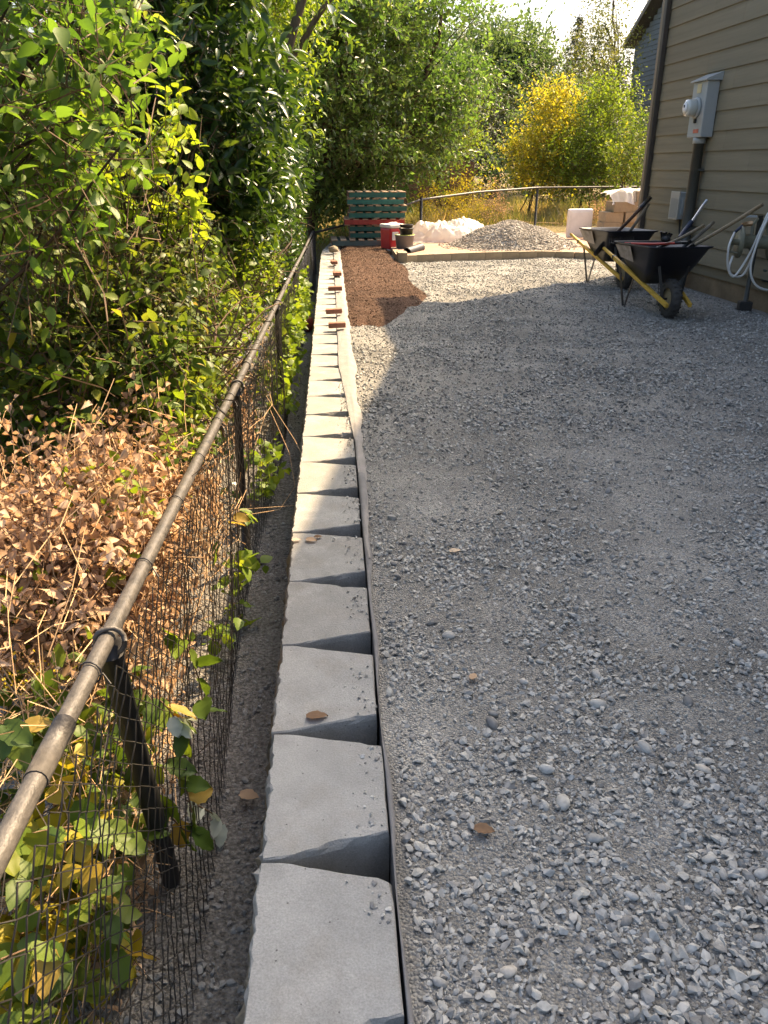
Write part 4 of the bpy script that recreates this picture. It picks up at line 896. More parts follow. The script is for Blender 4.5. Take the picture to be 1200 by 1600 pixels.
MB().lathe([(0.0, 0), (0.07, 0), (0.07, 0.004), (0, 0.004)], 16, a + (b - a) * 1.2, (b - a).to_track_quat('Z', 'Y').to_matrix()).build('bore', M['black'], dp)

# gravel pile on the patio
pc = Vector((3.50, 15.95)); 
def pile_z(x, y):
    d = math.hypot((x - pc.x) / 1.25, (y - pc.y) / 1.05) + 0.10 * fbm(x, y, 1.3, 5); return 0.06 + 0.49 * (max(0, 1 - d ** 1.45)) ** 1.05 + 0.02 * fbm(x, y, 4.0, 8)
V, F = grid(np.arange(2.1, 5.2, 0.06), np.arange(14.8, 17.3, 0.06), pile_z); 
cen = V[F].mean(1); F = F[cen[:, 2] > 0.064]
gp = thing('gravel_pile', 'mound of tan grey gravel heaped on the patio', 'gravel pile', (0, 0, 0))
np_obj('core', V, F, M['pilebase'], gp, smooth=True)
P, S = [], []
while len(P) < 9000:
    x, y = r1.uniform(2.1, 5.1), r1.uniform(14.8, 17.3); z = pile_z(x, y)
    if z < 0.065 and r1.rand() > 0.06: continue
    if math.hypot((x - pc.x) / 1.4, (y - pc.y) / 1.2) > 1.05: continue
    s = r1.uniform(0.018, 0.045); P.append((x, y, max(z, 0.075) + s * 0.2)); S.append(s)
V, F, rn = stones(np.array(P), np.array(S), r1); o = np_obj('pile_stones', V, F, M['pile'], gp, rnd=rn); o['kind'] = 'stuff'

# crumpled plastic sheet
def crumple(name, label, cen_, rx, ry, hz, seed, cat='plastic sheet', n=84):
    V = []; 
    for j in range(n):
        for i in range(n):
            u, v = i / (n - 1) * 2 - 1, j / (n - 1) * 2 - 1; d = math.sqrt(u * u + v * v)
            env = max(0, 1 - d ** 2.2) ** 0.55
            q = Vector((u * 1.5 + seed, v * 1.5, seed)); q2 = q + Vector((mnoise.noise(q * 1.3), mnoise.noise(q * 1.3 + Vector((7, 0, 0))), 0)) * 0.6
            f2 = mnoise.fractal(Vector((u * 1.6 + seed * 3, v * 1.6, 1)), 1, 2, 3)
            cr = abs(mnoise.noise(q2 * 1.9)) * 0.5 + abs(mnoise.noise(q2 * 4.3 + Vector((3, 1, 0)))) * 0.30 + abs(mnoise.noise(q2 * 9.0)) * 0.16 + abs(mnoise.noise(q2 * 19.0)) * 0.07
            z = hz * env * (0.50 + 0.85 * cr + 0.42 * f2) + 0.03 * cr
            V.append((cen_[0] + rx * (u + 0.12 * mnoise.noise(Vector((u * 3, v * 3, seed)))), cen_[1] + ry * (v + 0.12 * mnoise.noise(Vector((u * 3, v * 3, seed + 9)))), cen_[2] + max(0.0, z)))
    a = np.array([j * n + i for j in range(n - 1) for i in range(n - 1)]); F = np.stack([a, a + 1, a + n + 1, a + n], 1)
    o = np_obj(name, np.array(V), F, M['plastic'], smooth=True); return tag(o, label, cat)
crumple('plastic_sheet', 'crumpled milky plastic sheeting heaped between the tub and the gravel pile', (2.45, 17.2, 0.08), 0.95, 0.6, 0.47, 2.3)

# white box lid and debris
wb = thing('white_cooler_lid', 'dirty white plastic lid stood on edge at the back of the patio', 'lid', (5.27, 17.5, 0.08), 0.12)
MB().box((0, 0, 0.30), (0.56, 0.10, 0.58)).build('panel', M['whitebox'], wb, 0.035)
MB().box((0, -0.052, 0.30), (0.44, 0.014, 0.46)).build('inset', M['whitebox'], wb, 0.006)
# stack of blocks under plastic
bs = thing('block_pallet', 'pallet under the stack of tan blocks near the house corner', 'pallet', (6.3, 17.6, 0.08), 0.05)
for i in range(5): MB().box((0, -0.4 + i * 0.2, 0.12), (1.1, 0.12, 0.02)).build('deck_board', M['deck'], bs)
for y in (-0.4, 0, 0.4): MB().box((0, y, 0.055), (1.1, 0.05, 0.1)).build('stringer', M['deck'], bs)
labs = ['tan concrete block lowest at the outer edge of the stack near the house corner', 'tan concrete block in the bottom row, second from the outer edge', 'tan concrete block in the bottom row, under the plastic near the house', 'tan concrete block of the second row, outermost', 'tan concrete block of the second row, middle', 'tan concrete block of the second row, beside the house',
        'tan concrete block on the third row, bare at its edge', 'tan concrete block on the third row under clear plastic', 'tan concrete block topmost beneath the draped plastic']
k = 0
for row, xs_ in enumerate(((5.90, 6.30, 6.72), (5.92, 6.33, 6.74), (6.06, 6.45), (6.55,))):
    for x in xs_:
        o = MB().box((0, 0, 0.1), (0.38, 0.5, 0.2)).build('concrete_block', M['tanblock'], None, 0.006, (x, 17.45 + 0.02 * RS.randn(), 0.211 + row * 0.203)); o.rotation_euler = (0, 0, 0.04 * RS.randn()); tag(o, labs[k], 'block', 'tan blocks stacked by the house corner'); k += 1
V = []; n = 36
for j in range(n):
    for i in range(n):
        u, v = i / (n - 1), j / (n - 1); x = 5.83 + 1.25 * u; y = 17.12 + 0.9 * v
        z = 1.04 + 0.05 * fbm(x, y, 3, 4) - 0.10 * max(0, 1 - u * 5)
        if v < 0.22: z -= (0.22 - v) * 1.7 * (0.45 + 0.9 * u) ; y += (0.22 - v) * 0.25 + 0.03 * math.sin(x * 16) + 0.02 * math.sin(x * 41)
        y = min(y, 18.0); V.append((x + 0.02 * math.sin(y * 30), y - 0.0, z + 0.025 * math.sin(x * 9 + y * 6)))
a = np.array([j * n + i for j in range(n - 1) for i in range(n - 1)])
tag(np_obj('plastic_film', np.array(V), np.stack([a, a + 1, a + n + 1, a + n], 1), M['plastic'], smooth=True), 'clear plastic film draped over the stacked tan blocks', 'plastic film')

# brown board fence and blue house beyond
bf = thing('board_fence', 'brown stained board fence standing behind the pallet stack', 'fence', (0, 0, 0))
for i in range(26):
    p = PY(622 + i * 4.6, 300, 27.0); h = 1.52 + 0.02 * RS.randn() - (0.05 if i < 6 else 0)
    MB().box((p.x, 27.0 + 0.012 * (i % 2), h / 2 + 0.1), (0.10, 0.02, h)).build('board', M['brownfence'], bf)
for z in (0.45, 1.35): MB().box((PY(680, 300, 27).x, 27.04, z), (2.7, 0.04, 0.09)).build('fence_rail', M['brownfence'], bf)
nh = thing('neighbour_house', 'blue grey house with lap siding and steep gable beyond the taupe house', 'house', (14.0, PX(986, 150, 14.0).y, 0), 0.03)
A = PX(982, 66, 13.5); B = PX(1018, 0, 13.5); slope = (B.z - A.z) / max(0.1, A.y - B.y); ze = A.z
MB().box((3.0, -5, ze / 2), (5.96, 9.96, ze - 0.1)).build('wall', M['bluesiding'], nh)
e = 0.19; nb = int((ze + 3.0) / e)
for i in range(8, nb):
    z = i * e; y1 = 0.0 if z < ze - 0.2 else -(z - ze + 0.25) / slope
    if y1 < -5: break
    MB().box((-0.008, (-6.5 + y1) / 2, z + e / 2), (0.03, 6.5 + y1, e - 0.008), Matrix.Rotation(0.08, 3, 'Y')).build('siding_board', M['bluesiding'], nh)
MB().box((-0.02, 0.01, ze / 2), (0.06, 0.06, ze - 0.2)).build('corner_board', M['bluesiding'], nh)
mb = MB(); 
ys_ = [0.45, -5.5]; zs_ = [ze, ze + 5.95 * slope]
mb.add([(-0.45, ys_[0], zs_[0]), (6, ys_[0], zs_[0]), (6, ys_[1], zs_[1]), (-0.45, ys_[1], zs_[1]), (-0.45, ys_[0], zs_[0] - 0.16), (6, ys_[0], zs_[0] - 0.16), (6, ys_[1], zs_[1] - 0.16), (-0.45, ys_[1], zs_[1] - 0.16)],
       [(0, 1, 2, 3), (7, 6, 5, 4), (0, 4, 5, 1), (1, 5, 6, 2), (2, 6, 7, 3), (3, 7, 4, 0)]); mb.build('roof', M['roof'], nh)
MB().bar((-0.47, 0.46, ze - 0.09), (-0.47, -5.5, zs_[1] - 0.09), 0.03, 0.2).build('barge_board', M['fascia'], nh)

# ------------------------------------------------------------------ leaves
T_FAR = (np.array([(0, 0, 0), (0.45, -0.5, 0.06), (1.0, 0, -0.08), (0.45, 0.5, 0.06)]), [np.array([(0, 1, 2, 3)])])
T_BROAD = (np.array([(0, 0, 0), (0.33, 0, -0.02), (0.68, 0, -0.06), (1, 0, -0.16), (0.28, -0.46, 0.06), (0.64, -0.42, 0.03), (0.28, 0.46, 0.06), (0.64, 0.42, 0.03)]),
           [np.array([(0, 4, 1), (0, 1, 6), (2, 5, 3), (2, 3, 7)]), np.array([(1, 4, 5, 2), (1, 2, 7, 6)])])
T_CURL = (np.array([(0, 0, 0), (0.3, 0, 0.08), (0.62, 0, 0.05), (0.86, 0, -0.18), (0.3, -0.32, 0.26), (0.6, -0.30, 0.30), (0.25, 0.36, 0.2), (0.62, 0.28, 0.34)]),
          [np.array([(0, 4, 1), (0, 1, 6), (2, 5, 3), (2, 3, 7)]), np.array([(1, 4, 5, 2), (1, 2, 7, 6)])])
T_BLADE = (np.array([(0, -0.5, 0), (0, 0.5, 0), (0.5, 0.4, 0.05), (0.5, -0.4, 0.05), (1.0, 0, -0.1)]), [np.array([(0, 1, 2, 3)]), np.array([(3, 2, 4)])])
def fine_leaf(n=6, curl=0.0, fold=0.10, droop=0.22, skew=0.0):
    V = [(0, 0, 0)]; tri, quad = [], []
    for i in range(1, n):
        t = i / n; w = 0.5 * math.sin(math.pi * t ** 0.78) ** 0.85; z = -droop * t * t
        V += [(t, -w * (1 + 0.06 * (-1) ** i), z + fold * w * 2 + curl * w * w * 3), (t + 0.02, 0, z), (t, w * (1 + skew), z + fold * w * 2 + curl * w * w * 2)]
    V.append((1, 0, -droop)); e = len(V) - 1
    tri = [(0, 1, 2), (0, 2, 3), (e - 3, e, e - 2), (e - 2, e, e - 1)]
    for i in range(n - 2):
        a = 1 + i * 3; quad += [(a, a + 3, a + 4, a + 1), (a + 1, a + 4, a + 5, a + 2)]
    return (np.array(V, float), [np.array(tri), np.array(quad)])
T_BROAD = fine_leaf(5)
T_CURL = fine_leaf(6, 0.15, 0.10, 0.75, -0.35)
T_CUP = fine_leaf(5, 0.6, 0.18, -0.35, 0.3)
def unit(a): return a / (np.linalg.norm(a, axis=-1, keepdims=True) + 1e-9)
def leaves_geo(P, D, N, L, W, tmpl, rn):
    D = unit(D); Y = unit(np.cross(N, D)); Z = np.cross(D, Y); tv, tf = tmpl
    V = P[:, None, :] + L[:, None, None] * (tv[None, :, 0, None] * D[:, None, :] + (tv[None, :, 1, None] * W) * Y[:, None, :] + tv[None, :, 2, None] * Z[:, None, :])
    nv = len(tv); off = (np.arange(len(P)) * nv)[:, None, None]
    return V.reshape(-1, 3), [(f[None] + off).reshape(-1, f.shape[1]) for f in tf], np.repeat(rn, nv)
def frustum(P, mx=60, my=60):
    q = P - np.array([0, 0, CAMH]); f_ = np.array(_f); z = q @ f_; x = 600 + FPX * (q @ np.array(_r)) / np.maximum(z, 0.05); y = 800 - FPX * (q @ np.array(_u)) / np.maximum(z, 0.05)
    return z, x, y
SUNV = np.array(to_sun)
def foliage(r, clumps, crad, twigs, per, L, W, tmpl, spread=0.9, up=0.35, droop=0.0, tw_len=0.25, clip=None, jitter=0.35):
    """clumps (n,3) with outward directions; returns leaf geometry and twig segments"""
    C, O = clumps; n = len(C); tn = n * twigs
    B = np.repeat(C, twigs, 0) + r.randn(tn, 3) * np.repeat(crad, twigs)[:, None] * np.array([1, 1, 0.8])
    D = unit(np.repeat(O, twigs, 0) * 0.7 + r.randn(tn, 3) * spread + np.array([0, 0, up]))
    ln = tw_len * r.uniform(0.6, 1.3, tn)
    t = (np.arange(per) + 0.5) / per
    P = B[:, None, :] + D[:, None, :] * (ln[:, None] * t[None, :])[..., None]
    P[..., 2] -= droop * (ln[:, None] * t[None, :] ** 2)
    side = unit(np.cross(D, r.randn(tn, 3)))
    sgn = np.where(np.arange(per) % 2 == 0, 1, -1)[None, :, None]
    LD = D[:, None, :] * 0.55 + side[:, None, :] * sgn * 0.8 + r.randn(tn, per, 3) * jitter
    LN = np.array([0, 0, 1.0]) * 0.75 + r.randn(tn, per, 3) * 0.55 + SUNV * 0.2
    LL = L * r.uniform(0.45, 1.3, (tn, per)); rn = np.clip(np.repeat(r.beta(1.5, 1.5, n), twigs)[:, None] * 0.55 + r.rand(tn, per) * 0.45, 0, 1)
    P = P.reshape(-1, 3); LD = LD.reshape(-1, 3); LN = LN.reshape(-1, 3); LL = LL.ravel(); rn = rn.ravel()
    keep = np.ones(len(P), bool)
    z, x, y = frustum(P); keep &= ~((z < 1.1) & (x > -200) & (x < 1400))
    lim = np.where(P[:, 1] < 17.2, -0.562 + 0.01 * P[:, 1] - 0.03 + np.clip((P[:, 2] - 0.7) * 0.5, 0, 0.9) * (0.55 + 0.45 * np.sin(P[:, 1] * 2.7 + P[:, 2] * 3.1)) * (P[:, 1] > 5), 99.0)
    if clip is not None: keep &= clip(P)
    else: keep &= P[:, 0] + LL * 0.4 < lim
    return leaves_geo(P[keep], LD[keep], LN[keep], LL[keep], W, tmpl, rn[keep]), (B, B + D * ln[:, None])
def px_lobe(px, py, Y, rx, ry, rd):
    c = PY(px, py, Y); k = depth(c) / FPX; return (np.array(c), np.array([rx * k, rd, ry * k]))
def sample_lobes(r, lobes, n, shell=0.45):
    vol = np.array([l[1].prod() ** (2 / 3) for l in lobes]); cnt = np.maximum(1, (n * vol / vol.sum()).astype(int)); C, O, I = [], [], []
    for i, (c, R) in enumerate(lobes):
        d = unit(r.randn(cnt[i], 3)); q = r.uniform(shell ** 3, 1, cnt[i]) ** (1 / 3); q *= 1 + 0.22 * r.randn(cnt[i]); C.append(c + d * q[:, None] * R); O.append(unit(d / R)); I.append(np.full(cnt[i], i))
    return np.concatenate(C), np.concatenate(O), np.concatenate(I)
def tubes_np(segs_a, segs_b, ra, rb, ns=4):
    a = np.asarray(segs_a); b = np.asarray(segs_b); n = len(a); ra = np.broadcast_to(ra, n); rb = np.broadcast_to(rb, n); t = unit(b - a); u = unit(np.cross(t, np.array([0.3, 0.2, 1.0]))); v = np.cross(t, u)
    an = np.arange(ns) * 2 * np.pi / ns; ring = np.cos(an)[None, :, None] * u[:, None, :] + np.sin(an)[None, :, None] * v[:, None, :]
    V = np.concatenate([a[:, None, :] + ring * ra[:, None, None], b[:, None, :] + ring * rb[:, None, None]], 1).reshape(-1, 3)
    k = np.arange(ns); k2 = (k + 1) % ns; F = np.stack([k, k2, ns + k2, ns + k], 1); F = (F[None] + (np.arange(n) * 2 * ns)[:, None, None]).reshape(-1, 4); return V, F
def limb(a, b, r0, r1_, r, n=8, sag=0.0, wig=0.06):
    a = np.array(a, float); b = np.array(b, float); L_ = np.linalg.norm(b - a); off = r.randn(3) * wig * L_; out = []
    for k in range(n + 1):
        t = k / n; p = a + (b - a) * t + off * math.sin(math.pi * t) + np.array([0, 0, sag * L_ * math.sin(math.pi * t)]) + r.randn(3) * 0.008 * L_ * (0 < k < n); out.append(p)
    return out, list(np.linspace(r0, r1_, n + 1))
def plant(name, label, cat, seed, lobes, base, nclump, crad, twigs, per, L, W, tmpl, mat, trunk_r=0.05, bark='bark', group=None, shell=0.45, up=0.35, droop=0.0, tw_len=0.25, spread=0.9, clip=None, twig_mesh=True, branch=0.22, trunks=1, crown='crown', trunkname='trunk', jitter=0.35, limbs=True, twig_r=0.004):
    r = np.random.RandomState(seed); t = thing(name, label, cat, base, 0, group); bvec = np.array(base, float)
    C, O, I = sample_lobes(r, lobes, nclump, shell)
    (V, F, rn), (ta, tb) = foliage(r, (C, O), np.broadcast_to(crad, len(C)) * r.uniform(0.7, 1.3, len(C)), twigs, per, L, W, tmpl, spread, up, droop, tw_len, clip, jitter)
    np_obj(crown, V - bvec, F, M[mat], t, smooth=tmpl is not T_FAR, rnd=rn)
    mb = MB(); mid = bvec.copy()
    cc = np.mean([l[0] for l in lobes], 0)
    fork = bvec + (cc - bvec) * 0.35; fork[2] = bvec[2] + (cc[2] - bvec[2]) * 0.4
    for k in range(trunks):
        bb = bvec + (r.randn(3) * np.array([0.12, 0.12, 0]) * (k > 0)) * (1 + trunk_r * 6)
        ff = fork + r.randn(3) * 0.1 * np.linalg.norm(fork - bvec) * (k > 0); p, q = limb(bb, ff, trunk_r, trunk_r * 0.7, r, 7, 0, 0.05); mb.tube([Vector(x - bvec) for x in p], q, 8)
    mb.build(trunkname, M[bark], t)
    sa, sb, ra, rb = [], [], [], []
    def addl(p, q):
        for k in range(len(p) - 1): sa.append(p[k] - bvec); sb.append(p[k + 1] - bvec); ra.append(q[k]); rb.append(q[k + 1])
    for i, (c, R) in enumerate(lobes):
        tgt = c; p, q = limb(fork, tgt, trunk_r * 0.65, trunk_r * 0.3, r, 8, 0.05, 0.08); addl(p, q); idx = np.where(I == i)[0]
        sel = idx[r.rand(len(idx)) < branch]
        for j in sel:
            s0 = p[r.randint(3, 9)]; p2, q2 = limb(s0, C[j], min(trunk_r * 0.22, 0.018), min(trunk_r * 0.07, 0.006) + 0.0012, r, 5, 0.04, 0.1); addl(p2, q2)
    if limbs: VV, FF = tubes_np(sa, sb, ra, rb, 5); np_obj('branches', VV, FF, M[bark], t, smooth=True)
    if twig_mesh:
        ok = np.ones(len(ta), bool) if clip is None else clip(tb)
        if clip is None: ok = (tb[:, 0] < np.where(tb[:, 1] < 17.2, fence_x(0) + 0.01 * tb[:, 1] - 0.03, 99.0))
        ok &= (frustum(tb)[0] > 1.1) & (frustum(ta)[0] > 1.1)
        VV, FF = tubes_np(ta[ok] - bvec, tb[ok] - bvec, twig_r, twig_r * 0.4, 3); np_obj('twigs', VV, FF, M['twig'], t)['kind'] = 'stuff'
    return t
anyw = lambda P: np.ones(len(P), bool)

# --- plants behind the near fence
plant('overhanging_shrub', 'big leaved yellow green shrub hanging into the upper corner over the fence', 'shrub', 11, [px_lobe(50, 90, 2.9, 150, 130, 0.45), px_lobe(-30, 260, 2.9, 120, 120, 0.4), px_lobe(170, 40, 3.3, 70, 60, 0.35), px_lobe(60, 230, 3.4, 90, 60, 0.4)], (-2.2, 3.0, -0.9),
      110, 0.09, 4, 7, 0.064, 0.52, T_BROAD, 'leaf_olive', 0.035, 'darkbark', tw_len=0.3, up=-0.1, droop=0.25, twig_r=0.0025)
plant('sapling', 'bright backlit sapling with rounded lime leaves in front of the dark laurel', 'sapling', 12, [px_lobe(300, 240, 3.9, 40, 90, 0.15), px_lobe(250, 330, 3.8, 90, 50, 0.2), px_lobe(330, 370, 3.9, 60, 25, 0.15), px_lobe(180, 250, 3.8, 60, 40, 0.2)], (-1.25, 3.9, -0.7),
      34, 0.05, 3, 7, 0.062, 0.62, T_BROAD, 'leaf_bright', 0.014, 'darkbark', tw_len=0.2, up=0.8, spread=0.5, twig_r=0.0025, branch=0.9)
plant('laurel', 'large dark glossy laurel rising behind the bright sapling', 'laurel', 13, [px_lobe(310, 60, 5.6, 150, 120, 0.8), px_lobe(400, 250, 6.6, 70, 120, 0.6), px_lobe(250, 220, 5.6, 130, 110, 0.7), px_lobe(390, 370, 6.9, 70, 60, 0.5), px_lobe(355, 130, 6.4, 60, 110, 0.6), px_lobe(330, 330, 6.0, 90, 70, 0.6), px_lobe(440, 330, 9.5, 30, 60, 0.7), px_lobe(415, 230, 8.6, 34, 50, 0.6)], (-2.3, 6.2, -0.8),
      560, 0.14, 5, 7, 0.105, 0.36, T_BROAD, 'leaf_laurel', 0.07, 'darkbark', tw_len=0.26, up=0.2, branch=0.08)
plant('dusty_shrub', 'dusty small leaved shrub at the picture edge under the overhanging leaves', 'shrub', 14, [px_lobe(70, 420, 4.3, 150, 110, 0.6), px_lobe(150, 330, 4.9, 120, 90, 0.6), px_lobe(20, 300, 4.8, 90, 110, 0.5)], (-1.9, 4.5, -0.9),
      420, 0.09, 5, 8, 0.036, 0.5, T_BROAD, 'leaf_dusty', 0.03, 'darkbark', tw_len=0.22, up=0.1)
plant('bramble_thicket', 'green leafy thicket behind the fence between the sapling and the dry leaves', 'thicket', 15, [px_lobe(230, 520, 3.5, 140, 90, 0.4), px_lobe(330, 560, 3.9, 80, 80, 0.3), px_lobe(90, 590, 3.3, 130, 80, 0.4), px_lobe(330, 450, 4.3, 90, 60, 0.3), px_lobe(250, 640, 3.3, 90, 50, 0.3), px_lobe(20, 670, 3.3, 120, 60, 0.35), px_lobe(160, 690, 3.2, 110, 40, 0.3)], (-1.3, 3.6, -0.75),
      350, 0.08, 4, 6, 0.06, 0.58, T_BROAD, 'leaf_bramble', 0.02, 'twig', tw_len=0.2, up=0.25, trunks=4, trunkname='stems', crown='foliage')
plant('hedge_shrub', 'yellow green shrub crowding the fence beneath the laurel', 'shrub', 16, [px_lobe(390, 450, 6.0, 50, 60, 0.4), px_lobe(430, 420, 8.0, 40, 40, 0.5), px_lobe(360, 500, 4.9, 50, 50, 0.3)], (-1.1, 6.0, -0.7),
      170, 0.09, 5, 6, 0.055, 0.6, T_BROAD, 'leaf_lime', 0.02, 'twig', tw_len=0.2, trunks=3, trunkname='stems', crown='foliage')
# dry heap: brown curled leaves over dry stems
plant('dead_shrub', 'dead shrub with curled orange brown leaves slumped against the fence', 'dead shrub', 17, [px_lobe(100, 860, 2.45, 170, 85, 0.3), px_lobe(210, 790, 2.75, 80, 60, 0.25), px_lobe(60, 950, 2.15, 90, 50, 0.2), px_lobe(270, 880, 2.35, 50, 90, 0.12)], (-1.05, 2.6, -0.75),
      300, 0.07, 4, 6, 0.040, 0.6, T_CURL, 'leaf_dry', 0.014, 'straw', tw_len=0.2, up=0.0, trunks=5, trunkname='stems', crown='dry_leaves', jitter=0.8, twig_r=0.002)
plant('bramble', 'bramble with green and yellow leaves filling the lower corner behind the wire mesh', 'bramble', 18, [px_lobe(60, 1180, 1.75, 120, 130, 0.22), px_lobe(60, 1420, 1.45, 120, 130, 0.2), px_lobe(190, 1330, 1.7, 90, 130, 0.15), px_lobe(210, 1140, 2.0, 70, 110, 0.12)], (-0.95, 1.7, -0.75),
      75, 0.06, 3, 5, 0.062, 0.72, T_BROAD, 'leaf_bramble', 0.008, 'straw', tw_len=0.16, up=0.1, trunks=5, trunkname='stems', crown='foliage', twig_r=0.002)
plant('bramble', 'yellowing bramble low in the corner, below the rail', 'bramble', 19, [px_lobe(30, 1330, 1.55, 90, 70, 0.15), px_lobe(40, 1530, 1.35, 80, 90, 0.15), px_lobe(130, 1480, 1.5, 60, 60, 0.1)], (-0.9, 1.5, -0.75),
      26, 0.05, 3, 4, 0.075, 0.78, T_BROAD, 'leaf_yellow', 0.006, 'straw', tw_len=0.14, up=0.2, trunks=3, trunkname='stems', crown='foliage', twig_r=0.002)
# dry leaves and stems low along the fence
plant('dry_undergrowth', 'tangle of dry brown stems and leaves low along the fence foot', 'undergrowth', 20, [px_lobe(230, 1120, 2.1, 80, 160, 0.2), px_lobe(290, 960, 2.6, 60, 110, 0.15), px_lobe(170, 1430, 1.65, 130, 150, 0.15), px_lobe(340, 780, 3.6, 50, 100, 0.2), px_lobe(400, 640, 5.2, 35, 70, 0.25)], (-0.75, 2.3, -0.7),
      300, 0.07, 3, 5, 0.04, 0.55, T_CURL, 'leaf_dry', 0.005, 'straw', tw_len=0.22, up=-0.2, trunks=6, trunkname='stems', crown='dry_leaves', jitter=0.8, twig_r=0.0018)
plant('dead_shrub', 'dead twigs with small shrivelled tan leaves on top of the dry heap', 'dead shrub', 22, [px_lobe(110, 840, 2.4, 150, 80, 0.28), px_lobe(230, 800, 2.6, 70, 60, 0.2), px_lobe(60, 940, 2.1, 80, 50, 0.2), px_lobe(150, 720, 3.0, 90, 30, 0.2)], (-1.1, 2.5, -0.75),
      200, 0.08, 4, 6, 0.028, 0.6, T_CUP, 'leaf_dry', 0.010, 'straw', tw_len=0.22, up=0.1, trunks=3, trunkname='stems', crown='dry_leaves', jitter=0.9, twig_r=0.0018)
plant('small_leaf_shrub', 'pale small leaved shrub mixed into the thicket behind the rail', 'shrub', 23, [px_lobe(280, 470, 3.6, 100, 60, 0.25), px_lobe(120, 520, 3.4, 110, 60, 0.25), px_lobe(380, 560, 4.3, 35, 60, 0.2)], (-1.3, 3.5, -0.75),
      130, 0.08, 5, 8, 0.030, 0.62, T_BROAD, 'leaf_dusty', 0.012, 'twig', tw_len=0.24, up=0.2, trunks=3, trunkname='stems', crown='foliage', twig_r=0.0018)
plant('green_weed', 'green sprigs growing through the dead orange brown leaves', 'weed', 21, [px_lobe(190, 830, 2.4, 70, 50, 0.12), px_lobe(60, 1010, 2.0, 90, 45, 0.15), px_lobe(300, 720, 3.0, 50, 60, 0.15), px_lobe(190, 740, 2.9, 40, 35, 0.1)], (-1.0, 2.5, -0.7),
      26, 0.06, 3, 5, 0.055, 0.6, T_BROAD, 'leaf_bright', 0.005, 'twig', tw_len=0.16, up=0.5, trunks=3, trunkname='stems', crown='foliage', twig_r=0.002)
# straw stems through the fence corner (uncountable)
def straws(name, label, seed, n, boxes, lmin, lmax, rad, mat):
    r = np.random.RandomState(seed); A, B = [], []
    while len(A) < n:
        px, py, Y, rx, ry = boxes[r.randint(len(boxes))]; p = np.array(PY(px + r.randn() * rx, py + r.randn() * ry, Y + r.randn() * 0.12)); d = unit(np.array([r.randn() * 0.5, r.randn(), r.randn() * 0.8 + 0.3])); q = p + d * r.uniform(lmin, lmax)
        if p[0] > fence_x(p[1]) - 0.02 or q[0] > fence_x(q[1]) - 0.02 or p[2] < -0.8: continue
        if frustum(p[None])[0][0] < 1.05 or frustum(q[None])[0][0] < 1.05: continue
        m = (p + q) / 2 + r.randn(3) * 0.03; A += [p, m]; B += [m, q]
    V, F = tubes_np(A, B, rad, rad * 0.7, 3); o = np_obj(name, V, F, M[mat]); return tag(o, label, 'stems', kind='stuff')
straws('dry_stems', 'dry straw coloured stems lying through the undergrowth behind the fence', 31, 2600, [(110, 870, 2.4, 110, 70), (250, 800, 2.8, 70, 60), (250, 1050, 2.2, 60, 120), (190, 1400, 1.7, 80, 130), (60, 1200, 1.7, 70, 120), (330, 800, 3.5, 40, 90), (420, 560, 6.5, 20, 60)], 0.08, 0.4, 0.0016, 'straw')

straws('bare_twigs', 'thin bare brown twigs arching through the bushes behind the fence', 33, 330, [(110, 330, 3.3, 100, 120), (250, 480, 3.5, 90, 90), (120, 600, 3.1, 90, 70), (60, 120, 3.0, 70, 90)], 0.25, 0.8, 0.0028, 'twig')
# vines on the fence, spilling through
def vine(name, label, seed, lobes, base, n, L, mat, rnds=None):
    cl = lambda P: (P[:, 0] < fence_x(0) + 0.01 * P[:, 1] + 0.16)
    return plant(name, label, 'vine', seed, lobes, base, n, 0.05, 3, 4, L, 0.8, T_BROAD, mat, 0.006, 'twig', tw_len=0.12, up=0.1, clip=cl, trunks=2, trunkname='stems', crown='foliage', twig_r=0.0018, limbs=False)
def fl(y, z, rx, ry, rz): return (np.array([fence_x(y) + 0.02, y, z]), np.array([rx, ry, rz]))
vine('fence_vine', 'lime vine climbing the far stretch of the fence above the red ball', 41, [fl(8.5, -0.05, 0.10, 1.2, 0.25), fl(10.5, -0.05, 0.10, 1.0, 0.25), fl(7.0, -0.25, 0.08, 0.7, 0.2)], (fence_x(8.5) - 0.1, 8.5, -0.6), 130, 0.07, 'leaf_lime')
vine('fence_vine', 'sparse lime vine on the middle stretch of the fence', 42, [fl(5.0, -0.3, 0.06, 0.5, 0.2), fl(3.3, -0.45, 0.06, 0.4, 0.12)], (fence_x(5) - 0.1, 5.0, -0.6), 16, 0.065, 'leaf_lime')
# single large leaves hanging through the mesh by the leaning post
def leaf_object_mesh(seed, mat):
    r = np.random.RandomState(seed); n = 7; V = []; F = []
    for i in range(n + 1):
        t = i / n; wv = 0.40 * math.sin(math.pi * min(1, t * 0.92 + 0.06)) ** 0.75 * (1 - 0.25 * t); zz = -0.28 * t * t + 0.02 * math.sin(i * 2.2)
        jag = 0.025 * (-1) ** i
        V += [(t, -wv - jag, zz + 0.07), (t + 0.02, -wv * 0.5, zz + 0.045 + 0.012 * (-1) ** i), (t, 0, zz), (t + 0.02, wv * 0.5, zz + 0.045 + 0.012 * (-1) ** i), (t, wv + jag, zz + 0.07)]
    for i in range(n):
        for j in range(4): a = i * 5 + j; F.append((a, a + 1, a + 6, a + 5))
    me = np_mesh('leaf', np.array(V), np.array(F), M[mat], True, np.full(len(V), r.rand())); return me
bigm = [leaf_object_mesh(s, 'leaf_bramble') for s in range(6)] + [leaf_object_mesh(20, 'leaf_lime'), leaf_object_mesh(21, 'leaf_yellow')]
palem = [leaf_object_mesh(30, 'whiteleaf'), leaf_object_mesh(31, 'whiteleaf')]
